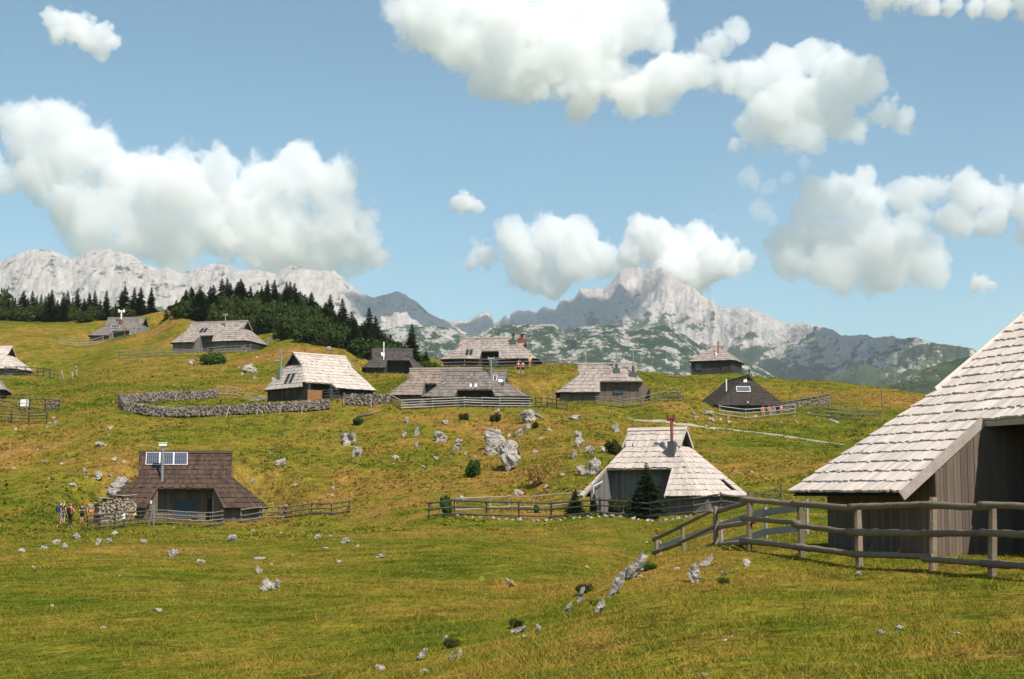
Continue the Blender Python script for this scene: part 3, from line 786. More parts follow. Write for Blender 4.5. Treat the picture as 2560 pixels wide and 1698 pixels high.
    skylight(H, .265, .295, .16, .42); skylight(H, .305, .335, .16, .42)
    wall_panel(H, -.2, 1.2, .5, 1.7, H.yr, 'window', 'tin', .06, 'wall_dark')
    # grey-brown hut with two chimneys
    def sk2(nm, x, y, t, H): return t < .36 and (nm == 'hip_east' or (nm == 'corner' and x > 0))
    H = h['twin'] = hut('grey brown hut with two pale topped stove pipes and a dark open front', (1387, 981), 165, 3, 1640, 4.5, 3.75, 2.9, 2.3, .62, (.445, 1.02, .445, 1.02, .37), 'shingle_mid', 'wall_brown', rc=1.2, sw=.33, deep=.7, skip=sk2)
    p = H.fr(.62, .70, 0); pipe(H, p, H.he + H.rise + 1.5, 'tin', .07, 'tee', .32); pipe(H, H.fr(.62, .70, 0), H.he + H.rise * .95, 'tin_dark', .16, None, base=.4, name='chimney_base')
    p = H.fr(.785, .58, 0); pipe(H, p, H.he + H.rise + 1.35, 'tin', .07, 'tee', .36); pipe(H, H.fr(.785, .58, 0), H.he + H.rise * .86, 'tin_dark', .18, None, base=.4, name='chimney_base')
    mb = MB(); mb.tube([(-H.a + 3.6, .2, H.he + 2), (-H.a + 3.6, .2, H.he + H.rise + 2.0)], .05, 6); mb.obj('mast', 'rail_pale', H.root)
    wall_panel(H, 1.0, 2.1, 1.2, 1.9, H.yr, 'window', 'blue_shutter', .06, 'wall_dark')
    # hut on the crest towards the mountains
    H = h['ridge'] = hut('small pale hut with a pyramid roof standing alone on the crest before the mountains', (1718, 904), 226, 22, 1836, 3.9, 2.75, 3.0, 3.0, .86, None, 'shingle_mid', 'wall_dark', rc=.6, sw=.4, wall_in=.5, eave=2.1)
    p = H.fr(.60, .50, 0); pipe(H, p, H.he + H.rise + .45, 'rust', .1, None); p = H.fr(.57, .34, 0); pipe(H, p, p.z + .6, 'white_metal', .14, None)
    wall_panel(H, -2.6, -1.6, .7, 1.7, H.yf, 'window', 'window_glass', .05, 'wall_dark'); wall_panel(H, 1.6, 2.5, .0, 1.9, H.yf, 'door', 'dark_door', .05, 'wall_dark', handle=True)
    # black hut end-on
    H = h['black'] = hut('black tarred hut seen end on, one white framed solar panel on its triangular end', (1787, 1013), 172, 82, 0, 4.55, 3.75, 1.6, 1.4, .88, None, 'shingle_black', 'wall_dark', rc=.3, sw=.3, length=11.5, anchor='R', wall_in=.5, course=.45)
    nv = Vector((H.rise * H.m, 0, H.inR)).normalized(); up = Vector((-H.inR, 0, H.rise * H.m)).normalized(); ux = Vector((0, 1, 0))
    def eastp(y, t, o): return Vector((H.a - H.inR * t / H.m, y, H.he + H.rise * t)) + nv * o
    def east(y0, y1, t0, t1, name, mat, par, o, th=.05):
        mb = MB(); hh = (t1 - t0) * math.hypot(H.rise, H.inR / H.m); mb.box((0, 0, 0), (abs(y1 - y0), hh, th)); ob = mb.obj(name, mat, par)
        ob.matrix_local = Matrix.Translation(eastp((y0 + y1) / 2, (t0 + t1) / 2, o)) @ Matrix((ux, up, nv)).transposed().to_4x4(); return ob, abs(y1 - y0), hh
    fr_, w_, h_ = east(-1.6, .15, .44, .62, 'solar_panel', 'white_metal', H.root, .12); mb = MB(); mb.box((0, 0, .03), (w_ - .12, h_ - .12, .012)); mb.obj('solar_cells', 'solar_cells', fr_)
    o1, w_, h_ = east(-.75, -.05, .02, .17, 'door', 'dark_door', H.root, .08)
    mb = MB(); mb.box((0, 0, .03), (.07, .12, .04)); mb.obj('handle', 'tin', o1)
    o1, w_, h_ = east(-.55, -.1, .76, .88, 'vent', 'window_glass', H.root, .09)
    p = Vector((H.a - 3.4, .9, H.he + H.rise * .8)); pipe(H, p, H.he + H.rise + .75, 'tin_dark', .12, 'cone', name='chimney')
    p = Vector((H.a - 2.6, -2.3, H.he + H.rise * .5)); pipe(H, p, H.he + H.rise * .9, 'white_metal', .09, None, name='vent_pipe')
    # huts by the spruce row
    H = h['upper'] = hut('small grey hut with a blue solar panel just below the spruce row', (215, 839), 272, 3, 374, 4.6, 4.0, 2.9, 2.5, .58, (.36, .68, .39, .66, .25), 'shingle_grey', 'wall_grey', rc=.9, sw=.45, deep=1.2, eave=1.35)
    solar(H, .335, .47, .40, .55); p = H.fr(.47, .62, 0); pipe(H, p, H.he + H.rise + .9, 'white_metal', .15, 'tee', .5); pipe(H, H.fr(.47, .6, 0), H.he + H.rise * .85, 'rust', .3, None, name='chimney_base')
    H = h['upperpale'] = hut('pale grey hut with two skylights below the wooded knoll', (419, 857), 240, 15, 616, 4.6, 3.9, 2.2, 2.2, .60, (.33, .57, .365, .54, .31), 'shingle_mid', 'wall_grey', rc=1.0, sw=.42, deep=1.2, eave=1.75)
    skylight(H, .325, .36, .45, .66); skylight(H, .375, .41, .45, .66); p = H.fr(.62, .70, 0); pipe(H, p, H.he + H.rise + .9, 'tin', .09, 'tee', .3)
    wall_panel(H, -1.4, .3, .2, 1.7, H.yr, 'door', 'wall_brown', .06, 'wall_dark', handle=True)
    # two huts cut by the frame
    H = h['edgeup'] = hut('pale roofed hut cut off by the picture edge beside the dark rail fence', (-150, 922), 229, 4, 36, 4.4, 4.0, 2.6, 2.6, .6, None, 'shingle_pale', 'wall_grey', rc=.8, sw=.5)
    H = h['edgelow'] = hut('dark walled hut cut off by the picture edge, behind the fence with a white board', (-180, 971), 165, -14, 14, 4.4, 3.6, 2.4, 1.8, .6, None, 'shingle_mid', 'wall_dark', rc=.8, sw=.5)
# ------------------------------------------------------------------ fences
def fence(label, pts, h=1.1, rails=3, mat='rail_wood', rr=.045, pr=.06, group='wooden fences on the meadow', style='pole', px=False, heights=None, seg=5, name='rail_fence', sag=.02, tilt=.04):
    P = [hit(*p) if px else at(*p) for p in pts]
    root = thing(name, P[0], label, 'fence', 0, group); o = P[0]
    hs = heights or [h * (.18 + .78 * k / (rails - 1)) for k in range(rails)]
    tops = []
    for p in P:
        q = p - o; t = Vector((rnd.uniform(-tilt, tilt), rnd.uniform(-tilt, tilt), 1)); mb = MB(); hh = h * rnd.uniform(.97, 1.1)
        if style == 'log':
            d = (P[1] - P[0]).normalized(); mb.tube([q - t * .4, q + t * hh * .5, q + t * hh], [pr, pr * .96, pr * .86], 7, wob=.12)
        else: mb.tube([q - t * .4, q + t * hh], [pr, pr * .85], 5, wob=.12)
        mb.obj('post', mat, root); tops.append(q)
    for i in range(len(P) - 1):
        a, b = tops[i], tops[i + 1]; d = (b - a); L = d.length; dn = d / L
        side = Vector((dn.y, -dn.x, 0)) * (pr + rr * .6)
        if side.y > 0: side = -side
        for k, z in enumerate(hs):
            j = [rnd.uniform(-.035, .035) * h for _ in range(2)]
            A_ = a + Vector((0, 0, z + j[0])) - dn * .12 + side; B_ = b + Vector((0, 0, z + j[1])) + dn * .12 + side
            mb = MB(); M_ = (A_ + B_) / 2 + Vector((0, 0, rnd.uniform(-sag, sag)))
            if style == 'plank': mb.bar(A_, B_, .03, rr * 4, r=rnd.random())
            else:
                n = 13 if style == 'log' else 4; r0 = rr * rnd.uniform(.85, 1.2)
                mb.tube([A_.lerp(B_, u / (n - 1)) + Vector((rnd.uniform(-1, 1), rnd.uniform(-1, 1), rnd.uniform(-1, 1))) * rr * (.10 if style == 'log' else .16) + Vector((0, 0, (M_.z - (A_.z + B_.z) / 2) * 4 * u / (n - 1) * (1 - u / (n - 1)))) for u in range(n)], [r0 * (1.12 - .24 * u / (n - 1)) for u in range(n)], 10 if style == 'log' else seg, wob=.11 if style == 'log' else .08)
            mb.obj('rail', mat, root, smooth=(style == 'log'))
    return root, P

def build_fences():
    f = fence
    f('big weathered log fence with a raised corner in front of the near hut', [(1641,48),(1707,43),(1787,38),(1870,32),(2000,30),(2144,27),(2327,25),(2473,23.5),(2640,22)], 1.18, 3, 'rail_near', .056, .075, style='log', sag=.0, heights=[.22,.67,1.12], name='log_fence', seg=9)
    f('low grey plank fence running behind the big log fence', [(1648,50),(1803,46),(1913,44),(2015,41)], .95, 2, 'rail_pale', .05, .06, style='plank', heights=[.22,.82], name='plank_fence')
    f('long dark rail fence with white stones at its foot before the pale hut', [(1072,98),(1137,98),(1216,98),(1297,98),(1377,97),(1500,94.8),(1626,92.4),(1733,89.6),(1800,91),(1872,97),(1952,106)], 1.12, 3, 'rail_dark', .06, .06)
    f('thin pale fence at the back of the pale hut yard below the giant boulder', [(1138,101),(1226,105),(1273,106),(1333,106),(1424,105.5)], 1.0, 2, 'rail_pale', .04, .05)
    f('dark four rail fence beside the big woodpile of the brown hut', [(222,103),(252,103.5),(290,104),(312,104.5),(375,105.5)], 1.15, 4, 'rail_dark', .05, .06)
    f('pale patched fence in front of the brown hut porch', [(378,106),(423,106.5),(475,107.5),(528,108),(556,108.5)], 1.15, 4, 'rail_wood', .05, .06)
    f('grey three rail fence at the end of the brown hut', [(604,109),(650,110),(697,110.5),(712,111)], 1.05, 3, 'rail_wood', .06, .06)
    f('low dark fence standing alone on the grass past the brown hut', [(716,111),(780,112),(830,112.5),(873,113)], .95, 3, 'rail_dark', .06, .06)
    f('pale new pole fence of four rails above the boulder slope', [(973,156),(1003,151),(1080,151.5),(1160,152),(1205,152.5),(1250,153),(1325,153)], 1.02, 4, 'rail_pale', .06, .06)
    f('short dark fence between the grey brown hut and the two pipe hut', [(1340,153),(1353,153),(1369,154),(1392,154),(1419,153)], 1.1, 3, 'rail_dark', .05, .06)
    f('low grey fence in front of the two pipe hut', [(1492,157.5),(1530,157.5),(1561,158),(1604,159)], 1.0, 4, 'rail_wood', .045, .06)
    f('pale fence turning a corner at the side of the two pipe hut', [(1606,159),(1650,160),(1706,161),(1699,166),(1688,170),(1640,172)], 1.15, 3, 'rail_wood', .045, .06)
    f('few pale rails behind the two pipe hut', [(1368,168),(1392,172),(1420,175)], 1.15, 2, 'rail_pale', .045, .06)
    f('long grey fence on the crest before the long hut', [(1100,193),(1160,192.5),(1240,192),(1300,192),(1364,193),(1408,195),(1447,198)], 1.15, 3, 'rail_wood', .05, .06)
    f('pale rail fence before the black hut', [(1802,161.5),(1867,161.5),(1930,162),(1991,163)], 1.15, 3, 'rail_pale', .055, .06)
    f('weathered rail fence beyond the little gate next to the black hut', [(2019,162),(2073,161),(2150,160),(2206,159)], 1.15, 3, 'rail_wood', .055, .06)
    f('thin wire fence climbing the slope behind the second woodpile', [(2080,177),(2100,172),(2122,168),(2148,164)], 1.1, 2, 'rail_wood', .02, .05)
    f('grey fence around the yard of the pale grey hut with two skylights', [(289,229),(312,229),(361,230),(420,230.5),(485,231),(550,232),(617,232)], 1.2, 3, 'rail_wood', .055, .07)
    f('rails climbing the mound next to the pale grey hut with two skylights', [(620,233),(650,241),(679,248)], 1.2, 3, 'rail_wood', .06, .07)
    f('thin faded fence crossing the grass before the small grey hut', [(137,258),(180,259),(218,260),(246,261)], 1.2, 3, 'rail_pale', .04, .06)
    f('dark rails leaning before the small grey hut porch', [(262,262),(300,264),(335,266),(362,268)], 1.3, 2, 'rail_wood', .06, .07)
    f('dark rail fence pointing at the three walkers', [(2,225),(30,225),(52,224.5),(84,224),(98,224),(115,223.5),(125,223)], 1.4, 3, 'rail_dark', .065, .08)
    f('tall dark fence carrying the white board by the cut off hut', [(-12,157),(42,156),(66,156),(106,155.5),(142,155)], 1.35, 3, 'rail_dark', .055, .075)
    f('lower dark fence of four rails below the white board', [(-12,148),(22,148),(66,147.5),(110,147)], 1.25, 4, 'rail_dark', .055, .07)
    f('faint pale fence beyond the dry stone wall', [(539,172),(560,172),(588,172),(620,171.5),(650,171)], 1.1, 3, 'rail_pale', .03, .05)
    f('dark porch rails of the cornerwise hut', [(803,160.5),(822,160),(842,160)], 1.3, 4, 'rail_dark', .04, .06)
    f('low broken fence beside the lone crest hut', [(1672,221),(1690,221),(1717,220)], .9, 3, 'rail_wood', .05, .07)

# ------------------------------------------------------------------ stones
def ico(sub):
    bm = bmesh.new(); bmesh.ops.create_icosphere(bm, subdivisions=sub, radius=1)
    V = np.array([x.co[:] for x in bm.verts]); Fc = np.array([[x.index for x in f.verts] for f in bm.faces]); bm.free(); return V, Fc
ICO = {k: ico(k) for k in (1, 2, 3, 4, 5)}
def rock_shape(seed, sub=3, cuts=16, flat=.85, rough=.30):
    rs = np.random.RandomState(seed); V, Fc = ICO[sub]; V = V.copy()
    for _ in range(cuts):   # broken planes
        n = rs.normal(size=3); n /= np.linalg.norm(n); d = rs.uniform(.26, .78)
        k = V @ n; ov = np.maximum(k - d, 0); V -= np.outer(ov * .92, n)
    nr = V / np.maximum(np.linalg.norm(V, axis=1), 1e-6)[:, None]
    V += nr * (fbm3(V * 1.7 + seed * 3.1, 4, seed % 50) * rough * 1.4)[:, None]
    V += nr * ((np.abs(fbm3(V * 2.9 + seed, 4, 3)) - .12) * rough * 1.1)[:, None]
    V += nr * ((vnoise3(V * 2.6 + seed * 1.7, 5) > .55) * -.10)[:, None]
    V *= [1, rs.uniform(.75, 1), flat]
    V -= (V.max(0) + V.min(0)) / 2; V /= (V.max(0) - V.min(0)) / 2
    return V, Fc
_RK = {}
def rock_mesh(seed, sub=3):
    if (seed, sub) not in _RK:
        V, Fc = rock_shape(seed, sub); me = bpy.data.meshes.new('limestone_rock'); me.from_pydata(V.tolist(), [], Fc.tolist())
        me.materials.append(MAT['limestone']); _RK[(seed, sub)] = me
    return _RK[(seed, sub)]
def rock(x0, x1, y0, y1, label, group, seed=None, sub=4, tilt=0., dep=.8, D=None, sink=.26, spine=0):
    """rock whose picture box is x0..x1, y0(top)..y1(base)"""
    base = at((x0 + x1) / 2, D) if D else hit((x0 + x1) / 2, y1 - (y1 - y0) * .12)
    k = m_per_px(base); w = (x1 - x0) * k / 2; hgt = (y1 - y0) * k / 2 * (1 + sink)
    o = bpy.data.objects.new('limestone_rock' if sub < 5 else 'limestone_boulder', rock_mesh(seed if seed is not None else rnd.randrange(14), max(sub, 4) if (x1 - x0) > 14 else sub)); COL.objects.link(o)
    o.scale = (w, w * dep, hgt); o.rotation_euler = (rnd.uniform(-.1, .1), tilt, rnd.uniform(-.5, .5) if seed is None else 0)
    if spine:   # long thin rib lying along the box diagonal
        ln = math.hypot(w, hgt); ang = math.atan2(hgt, w); o.scale = (ln * 1.1, ln * .5, ln * .36); o.rotation_euler = (0, -ang * spine, 0)
    o.location = (base.x, base.y, base.z + hgt * (1 - 2 * sink))
    return tag(o, label, 'rock', group)

def build_rocks():
    B = 'limestone boulders on the slope'
    # the giant boulder
    rock(1208,1270,1091,1142,'upper block of the giant pale boulder heap, resting on the others', 'blocks of the giant boulder', 101, 5, .12, .8, D=131.5, sink=.1)
    rock(1212,1248,1130,1174,'small side block of the giant boulder heap with a dark foot', 'blocks of the giant boulder', 102, 5, .1, .9, D=129)
    rock(1256,1288,1128,1172,'narrow upright block wedged behind the lowest giant boulder', 'blocks of the giant boulder', 103, 5, -.1, .9, D=126)
    rock(1244,1303,1148,1226,'lowest and largest block of the giant boulder heap with a dark overhanging foot', 'blocks of the giant boulder', 104, 5, .22, .75, D=121, sink=.05)
    L = [ # x0,x1,y0,y1,label,tilt,sub
     (852,896,1079,1117,'dark footed tilted boulder alone on the upper grass slope',-.35,4),
     (880,904,1115,1145,'pale upright stone just below the tilted boulder',.1,4),
     (686,715,1146,1168,'round pale boulder above the brown hut roof',0,4),
     (1298,1341,1024,1060,'large pale boulder below the corner of the pale pole fence',.1,4),
     (1034,1052,1067,1093,'tall split stone below the pale pole fence',.25,4),
     (1083,1117,1075,1108,'leaning pale slab pointing uphill on the boulder slope',-.5,4),
     (1131,1160,1096,1116,'broad flat stone above a rounder one beside the giant boulder',-.25,4),
     (1134,1155,1113,1130,'round grey stone under the broad flat one',0,3),
     (1463,1501,1143,1192,'pale boulder with a dark cleft by the pale hut roof',.15,4),
     (1442,1465,1164,1192,'jagged grey stone leaning on the cleft boulder',-.2,4),
     (1437,1461,1092,1121,'upright pale boulder above the pale hut',.1,4),
     (1436,1456,1078,1097,'pale stone on top of the upright boulder above the pale hut',.1,3),
     (1462,1488,1113,1137,'angular pale boulder next to the dark round bush',0,4),
     (1499,1516,1116,1135,'small pale stone touching the dark round bush',0,3),
     (1425,1442,1126,1151,'thin slanting stone between the boulders',.5,3),
     (1531,1550,1061,1083,'pale stone slab above the pipe of the pale hut',-.3,3),
     (1284,1308,1071,1093,'pale double stone uphill from the giant boulder',.2,4),
     (1312,1328,1058,1075,'pale stone just below the large fence corner boulder',0,3),
     (268,324,1193,1230,'wide pale boulder against the brown hut roof edge',-.1,4),
     (234,259,1174,1197,'pale pointed boulder uphill from the brown hut',.1,4),
     (238,268,1104,1118,'pair of low pale stones by the dry patch',0,3),
     (205,219,1169,1183,'small pale block between dry grass and brown hut',0,3),
     (650,692,1445,1482,'big grey boulder lying alone in the open lower meadow',.05,4),
     (682,702,1448,1474,'pale stone leaning on the big grey meadow boulder',.2,3),
     (636,657,1415,1436,'pointed pale stone just uphill of the big meadow boulder',0,3),
     (418,438,1372,1396,'upright grey stone in the meadow below the brown hut fence',.1,4),
     (432,446,1374,1388,'small grey stone touching the upright meadow stone',0,3),
     (1262,1285,1444,1464,'pale slanting stone in the middle of the lower meadow',-.25,4),
     (940,964,1385,1396,'flat white stone in the meadow below the path',0,3),
     (784,803,1336,1348,'grey stone on the worn bank past the lone dark fence',0,3),
     (852,876,1344,1360,'white broken stone on the worn bank',0,3),
     (566,594,1336,1354,'pale low stone below the end of the brown hut fence',-.2,3),
     (632,664,1392,1402,'flat pale slab lying above the meadow boulder',-.2,3),
     (238,252,1346,1366,'tall narrow stone on the green bank below the woodpile',.4,3),
     (262,280,1346,1358,'slanted grey stone on the green bank',-.3,3),
     (275,296,1328,1340,'pale slab at the foot of the dark four rail fence',-.4,3),
     (184,200,1332,1348,'slanting slab on the green bank near the hikers',-.6,3),
     (132,154,1348,1362,'grey slab low on the bank downhill from the hikers',-.5,3),
     (152,170,1356,1370,'small leaning slab low on the bank',-.4,3),
     (44,66,1370,1381,'dark flat stone near the worn path edge',0,3),
     (96,120,1362,1374,'flat brown stone beside the worn path',0,3),
     (80,90,1414,1422,'small white stone alone at the meadow edge',0,3),
     (352,368,1346,1360,'white angular stone below the white notice',0,3),
     (1010,1022,1042,1060,'white upright stone under the pale pole fence',0,3),
     (1106,1122,1050,1062,'low pale stone under the pale pole fence',0,3),
     (1236,1250,1022,1032,'white boulder touching the pale pole fence',0,3),
     (1035,1048,1104,1119,'small white stone on the upper boulder slope',0,3),
     (1082,1098,1141,1153,'white block beside the green bush slope',0,3),
     (1158,1168,1130,1142,'tiny white stone near the giant boulder',0,3),
     (1283,1310,1224,1240,'pale stone directly under the giant boulder',0,3),
     (826,838,1216,1226,'small pale stone on the slope above the lone dark fence',0,3),
     (1770,1788,1044,1056,'round white stone below the black hut fence',0,3),
     (1728,1746,1028,1039,'white boulder before the black hut corner',0,3),
     (1756,1786,1026,1040,'pale rocks at the foot of the black hut corner',0,3),
     (2138,2156,1428,1440,'white stone at the foot of a log fence post',0,3),
     (2190,2212,1574,1594,'dark pocked stone in the near grass',.3,4),
     (2238,2262,1564,1577,'low grey stone next to the dark pocked stone',0,4),
     (1750,1776,1682,1692,'flat pale stone at the bottom edge of the near grass',0,3),
     (602,646,908,934,'white rubble below the corner of the upper yard fence',0,3),
     (470,488,900,912,'white stones by the big round bush',0,3),
     (1418,1456,1038,1050,'line of low pale stones beside the path',0,3),
     (815,835,866,878,'white boulder on the skyline behind the cornerwise hut',0,4),
     (896,912,878,894,'second white boulder on the skyline near the dark hut',0,4),
     (133,147,1052,1064,'pale boulder at the end of the lower dark fence',0,3),
     (2196,2206,1158,1166,'small white stone on the open slope above the near roof',0,3),
    ]
    for i, (x0, x1, y0, y1, lb, tl, sub) in enumerate(L): rock(x0, x1, y0, y1, lb, B, 20 + i if sub >= 4 else None, sub, tl)
    # outcrop on the near bank
    O = 'rock outcrops along the near bank'
    for x0, x1, y0, y1, lb, tl in [(1556,1618,1392,1452,'long pale rock spine slanting down the near bank from the fence end',-.75),(1518,1560,1440,1494,'lower end of the pale rock spine on the near bank',-.8),
        (1486,1510,1502,1540,'thin slanted slab below the rock spine',-.7),(1440,1462,1472,1508,'dark slanted slab at the edge of the near bank',-.7),(1408,1432,1508,1532,'narrow pale slab at the foot of the bank',-.7),
        (1722,1752,1412,1462,'upright split outcrop under the log fence',-.35),(1748,1784,1392,1418,'pale cracked rock on top of the split outcrop',-.6),(1856,1876,1398,1418,'small rock stump under the log fence corner',.2),
        (1804,1820,1426,1440,'orange tinted stone on the near bank',0),(1276,1316,1566,1586,'low flat outcrop in the dry grass of the bank',-.1),(1336,1352,1562,1584,'pale stones next to the low flat outcrop',.2),
        (1042,1066,1622,1654,'thin blade of rock in the lower meadow',-.7),(1120,1134,1630,1652,'second thin blade of rock by the turf hump',-.5),(1142,1154,1622,1648,'short rock blade at the turf hump',.1),(1104,1120,1588,1602,'small curved slab above the rock blades',-.5),
        (1598,1612,1398,1408,'white stone by the end post of the log fence',0),(940,962,1660,1680,'brownish stone near the bottom of the meadow',-.4)]:
        rock(x0, x1, y0, y1, lb, O, 300 + int(x0), 4, tl, .6, sink=.22, spine=(1 if tl <= -.5 else 0))
    # white stones set along the foot of the long fence
    me = [rock_mesh(s, 2) for s in range(6)]
    for i in range(36):
        px = 1150 + i * (1730 - 1150) / 35 + rnd.uniform(-4, 4); D = float(np.interp(px, [1150, 1377, 1500, 1626, 1733], [97.4, 96.6, 94.3, 91.9, 89.1]))
        p = at(px, D - rnd.uniform(0, .8)); s = rnd.uniform(.08, .19)
        o = bpy.data.objects.new('fence_stone', me[i % 6]); COL.objects.link(o); o.location = (p.x, p.y, p.z + s * .3); o.scale = (s * rnd.uniform(1, 1.5), s, s * .8); o.rotation_euler = (0, 0, rnd.uniform(0, 6))
        tag(o, 'small white stone in the row along the foot of the long rail fence', 'stone', 'white stones along the long fence')
    def scatter(n, box, label, group, smin, smax):
        for i in range(n):
            p = hit(rnd.uniform(box[0], box[1]), rnd.uniform(box[2], box[3])); s = smin + (smax - smin) * rnd.random() ** 2
            o = bpy.data.objects.new('small_stone', rock_mesh(rnd.randrange(8), 2)); COL.objects.link(o); o.location = (p.x, p.y, p.z + s * .05)
            o.scale = (s * rnd.uniform(.8, 1.5), s, s * rnd.uniform(.5, .9)); o.rotation_euler = (rnd.uniform(-.3, .3), rnd.uniform(-.3, .3), rnd.uniform(0, 6))
            tag(o, label, 'stone', group)
    scatter(26, (960,1480,1040,1250), 'small pale stone strewn on the boulder slope around the giant boulder', 'small stones of the boulder slope', .12, .42)
    scatter(18, (20,330,1080,1250), 'small pale stone strewn on the dry slope behind the brown hut', 'small stones behind the brown hut', .1, .35)
    scatter(16, (480,900,1310,1430), 'small pale stone strewn on the worn bank below the brown hut fence', 'small stones on the worn bank', .05, .16)
    scatter(9, (0,480,1340,1600), 'tiny white stone in the grass of the lower meadow', 'tiny stones in the lower meadow', .03, .1)
    scatter(20, (1740,2140,1036,1066), 'small pale stone on the bank below the black hut', 'small stones below the black hut', .12, .4)
    scatter(14, (430,700,880,960), 'small white stone on the dry slope below the upper yard fence', 'small stones below the upper yard', .15, .45)
    scatter(16, (20,290,1000,1075), 'small pale stone in the grass around the two dark fences', 'small stones around the dark fences', .12, .4)
    scatter(14, (1380,1760,1330,1470), 'tiny white stone in the grass near the log fence end', 'tiny stones near the log fence', .03, .09)
    scatter(9, (920,2400,1560,1690), 'tiny pale stone in the near grass', 'tiny stones in the near grass', .015, .05)
    scatter(16, (600,900,1080,1280), 'small pale stone on the open slope above the lone dark fence', 'small stones on the open slope', .08, .2)
    scatter(12, (1740,2150,1090,1200), 'small white stone on the grass slope behind the pale hut', 'small stones behind the pale hut', .08, .2)

def stone_wall(label, pts, h, th=.9, stakes=()):
    P = [at(*p) for p in pts]; root = thing('dry_stone_wall', P[0], label, 'stone wall', 0, 'dry stone walls by the cornerwise hut'); o = P[0]
    mb = MB(); V2, F2 = ICO[1]
    for i in range(len(P) - 1):
        a, b = P[i], P[i + 1]; d = b - a; L = Vector((d.x, d.y, 0)).length; n = int(L / .26); dn = Vector((d.x, d.y, 0)) / L; sd = Vector((dn.y, -dn.x, 0))
        for k in range(n):
            for r_ in range(int(h / .2)):
                for s_ in (-1, 1):
                    u = (k + rnd.random()) / n; p = a.lerp(b, u) - o; z = (r_ + rnd.uniform(.1, .9)) * .2
                    sz = rnd.uniform(.10, .21); q = p + sd * s_ * (th / 2 * (1 - .3 * z / h) - sz * .5) + Vector((0, 0, z - .05))
                    rot = Euler((rnd.uniform(0, 6), rnd.uniform(0, 6), rnd.uniform(0, 6))).to_matrix()
                    vs = [q + rot @ Vector((v[0] * sz * 1.25, v[1] * sz, v[2] * sz * .8)) for v in V2]
                    mb.add(vs, [tuple(f) for f in F2])
        # solid heart of the wall
        mb.bar(a - o + Vector((0, 0, h * .42)), b - o + Vector((0, 0, h * .42)), th * .6, h * .85)
    mb.obj('stacked_stones', 'wall_stones', root)
    for (px, D) in stakes:
        p = at(px, D) - o; mb = MB(); mb.tube([p + Vector((0, 0, -.2)), p + Vector((rnd.uniform(-.15, .35), .25, h * 1.05))], .06, 5); mb.obj('stake', 'rail_pale', root)
    return root
def woodpile(label, pts, h, depth=.8, cover=True, r=(.05, .11), roofed=False):
    a, b = at(*pts[0]), at(*pts[1]); root = thing('woodpile', a, label, 'woodpile', 0, 'woodpiles beside the huts'); d = b - a; L = math.hypot(d.x, d.y); dn = Vector((d.x, d.y, 0)) / L; sd = Vector((dn.y, -dn.x, 0))
    mb = MB(); z = 0.
    while z < h:
        u = rnd.uniform(0, .1)
        while u < L:
            rr_ = rnd.uniform(*r); q = Vector((d.x * u / L, d.y * u / L, d.z * u / L + z + rr_ + rnd.uniform(-.03, .03)))
            if z < h * (.75 + .3 * math.sin(u / L * 3.1)) or roofed:
                ln = depth / 2 + rnd.uniform(-.08, .08); mb.tube([q - sd * ln * .9, q + sd * ln], rr_, 6, wob=.15)
            u += rr_ * 2.05
        z += (r[0] + r[1]) * .93
    mb.obj('stacked_logs', 'log_ends', root)
    if cover:
        mb = MB(); n = max(2, int(L / .7))
        for k in range(n):
            u = (k + .5) / n; zt = h + .08 + (.2 * math.sin(u * 3.1) if not roofed else .06)
            mb.box((d.x * u, d.y * u, d.z * u + zt), (L / n * 1.15, depth * 1.25, .05), Euler((rnd.uniform(-.08, .08), rnd.uniform(-.12, .12), math.atan2(d.y, d.x))).to_matrix())
        mb.obj('cover_boards', 'rail_pale', root)
    if roofed:
        for u in (0, 1):
            mb = MB(); mb.tube([(d.x * u, d.y * u, d.z * u - .3), (d.x * u, d.y * u, d.z * u + h + .1)], .06, 5); mb.obj('post', 'rail_wood', root)
    return root

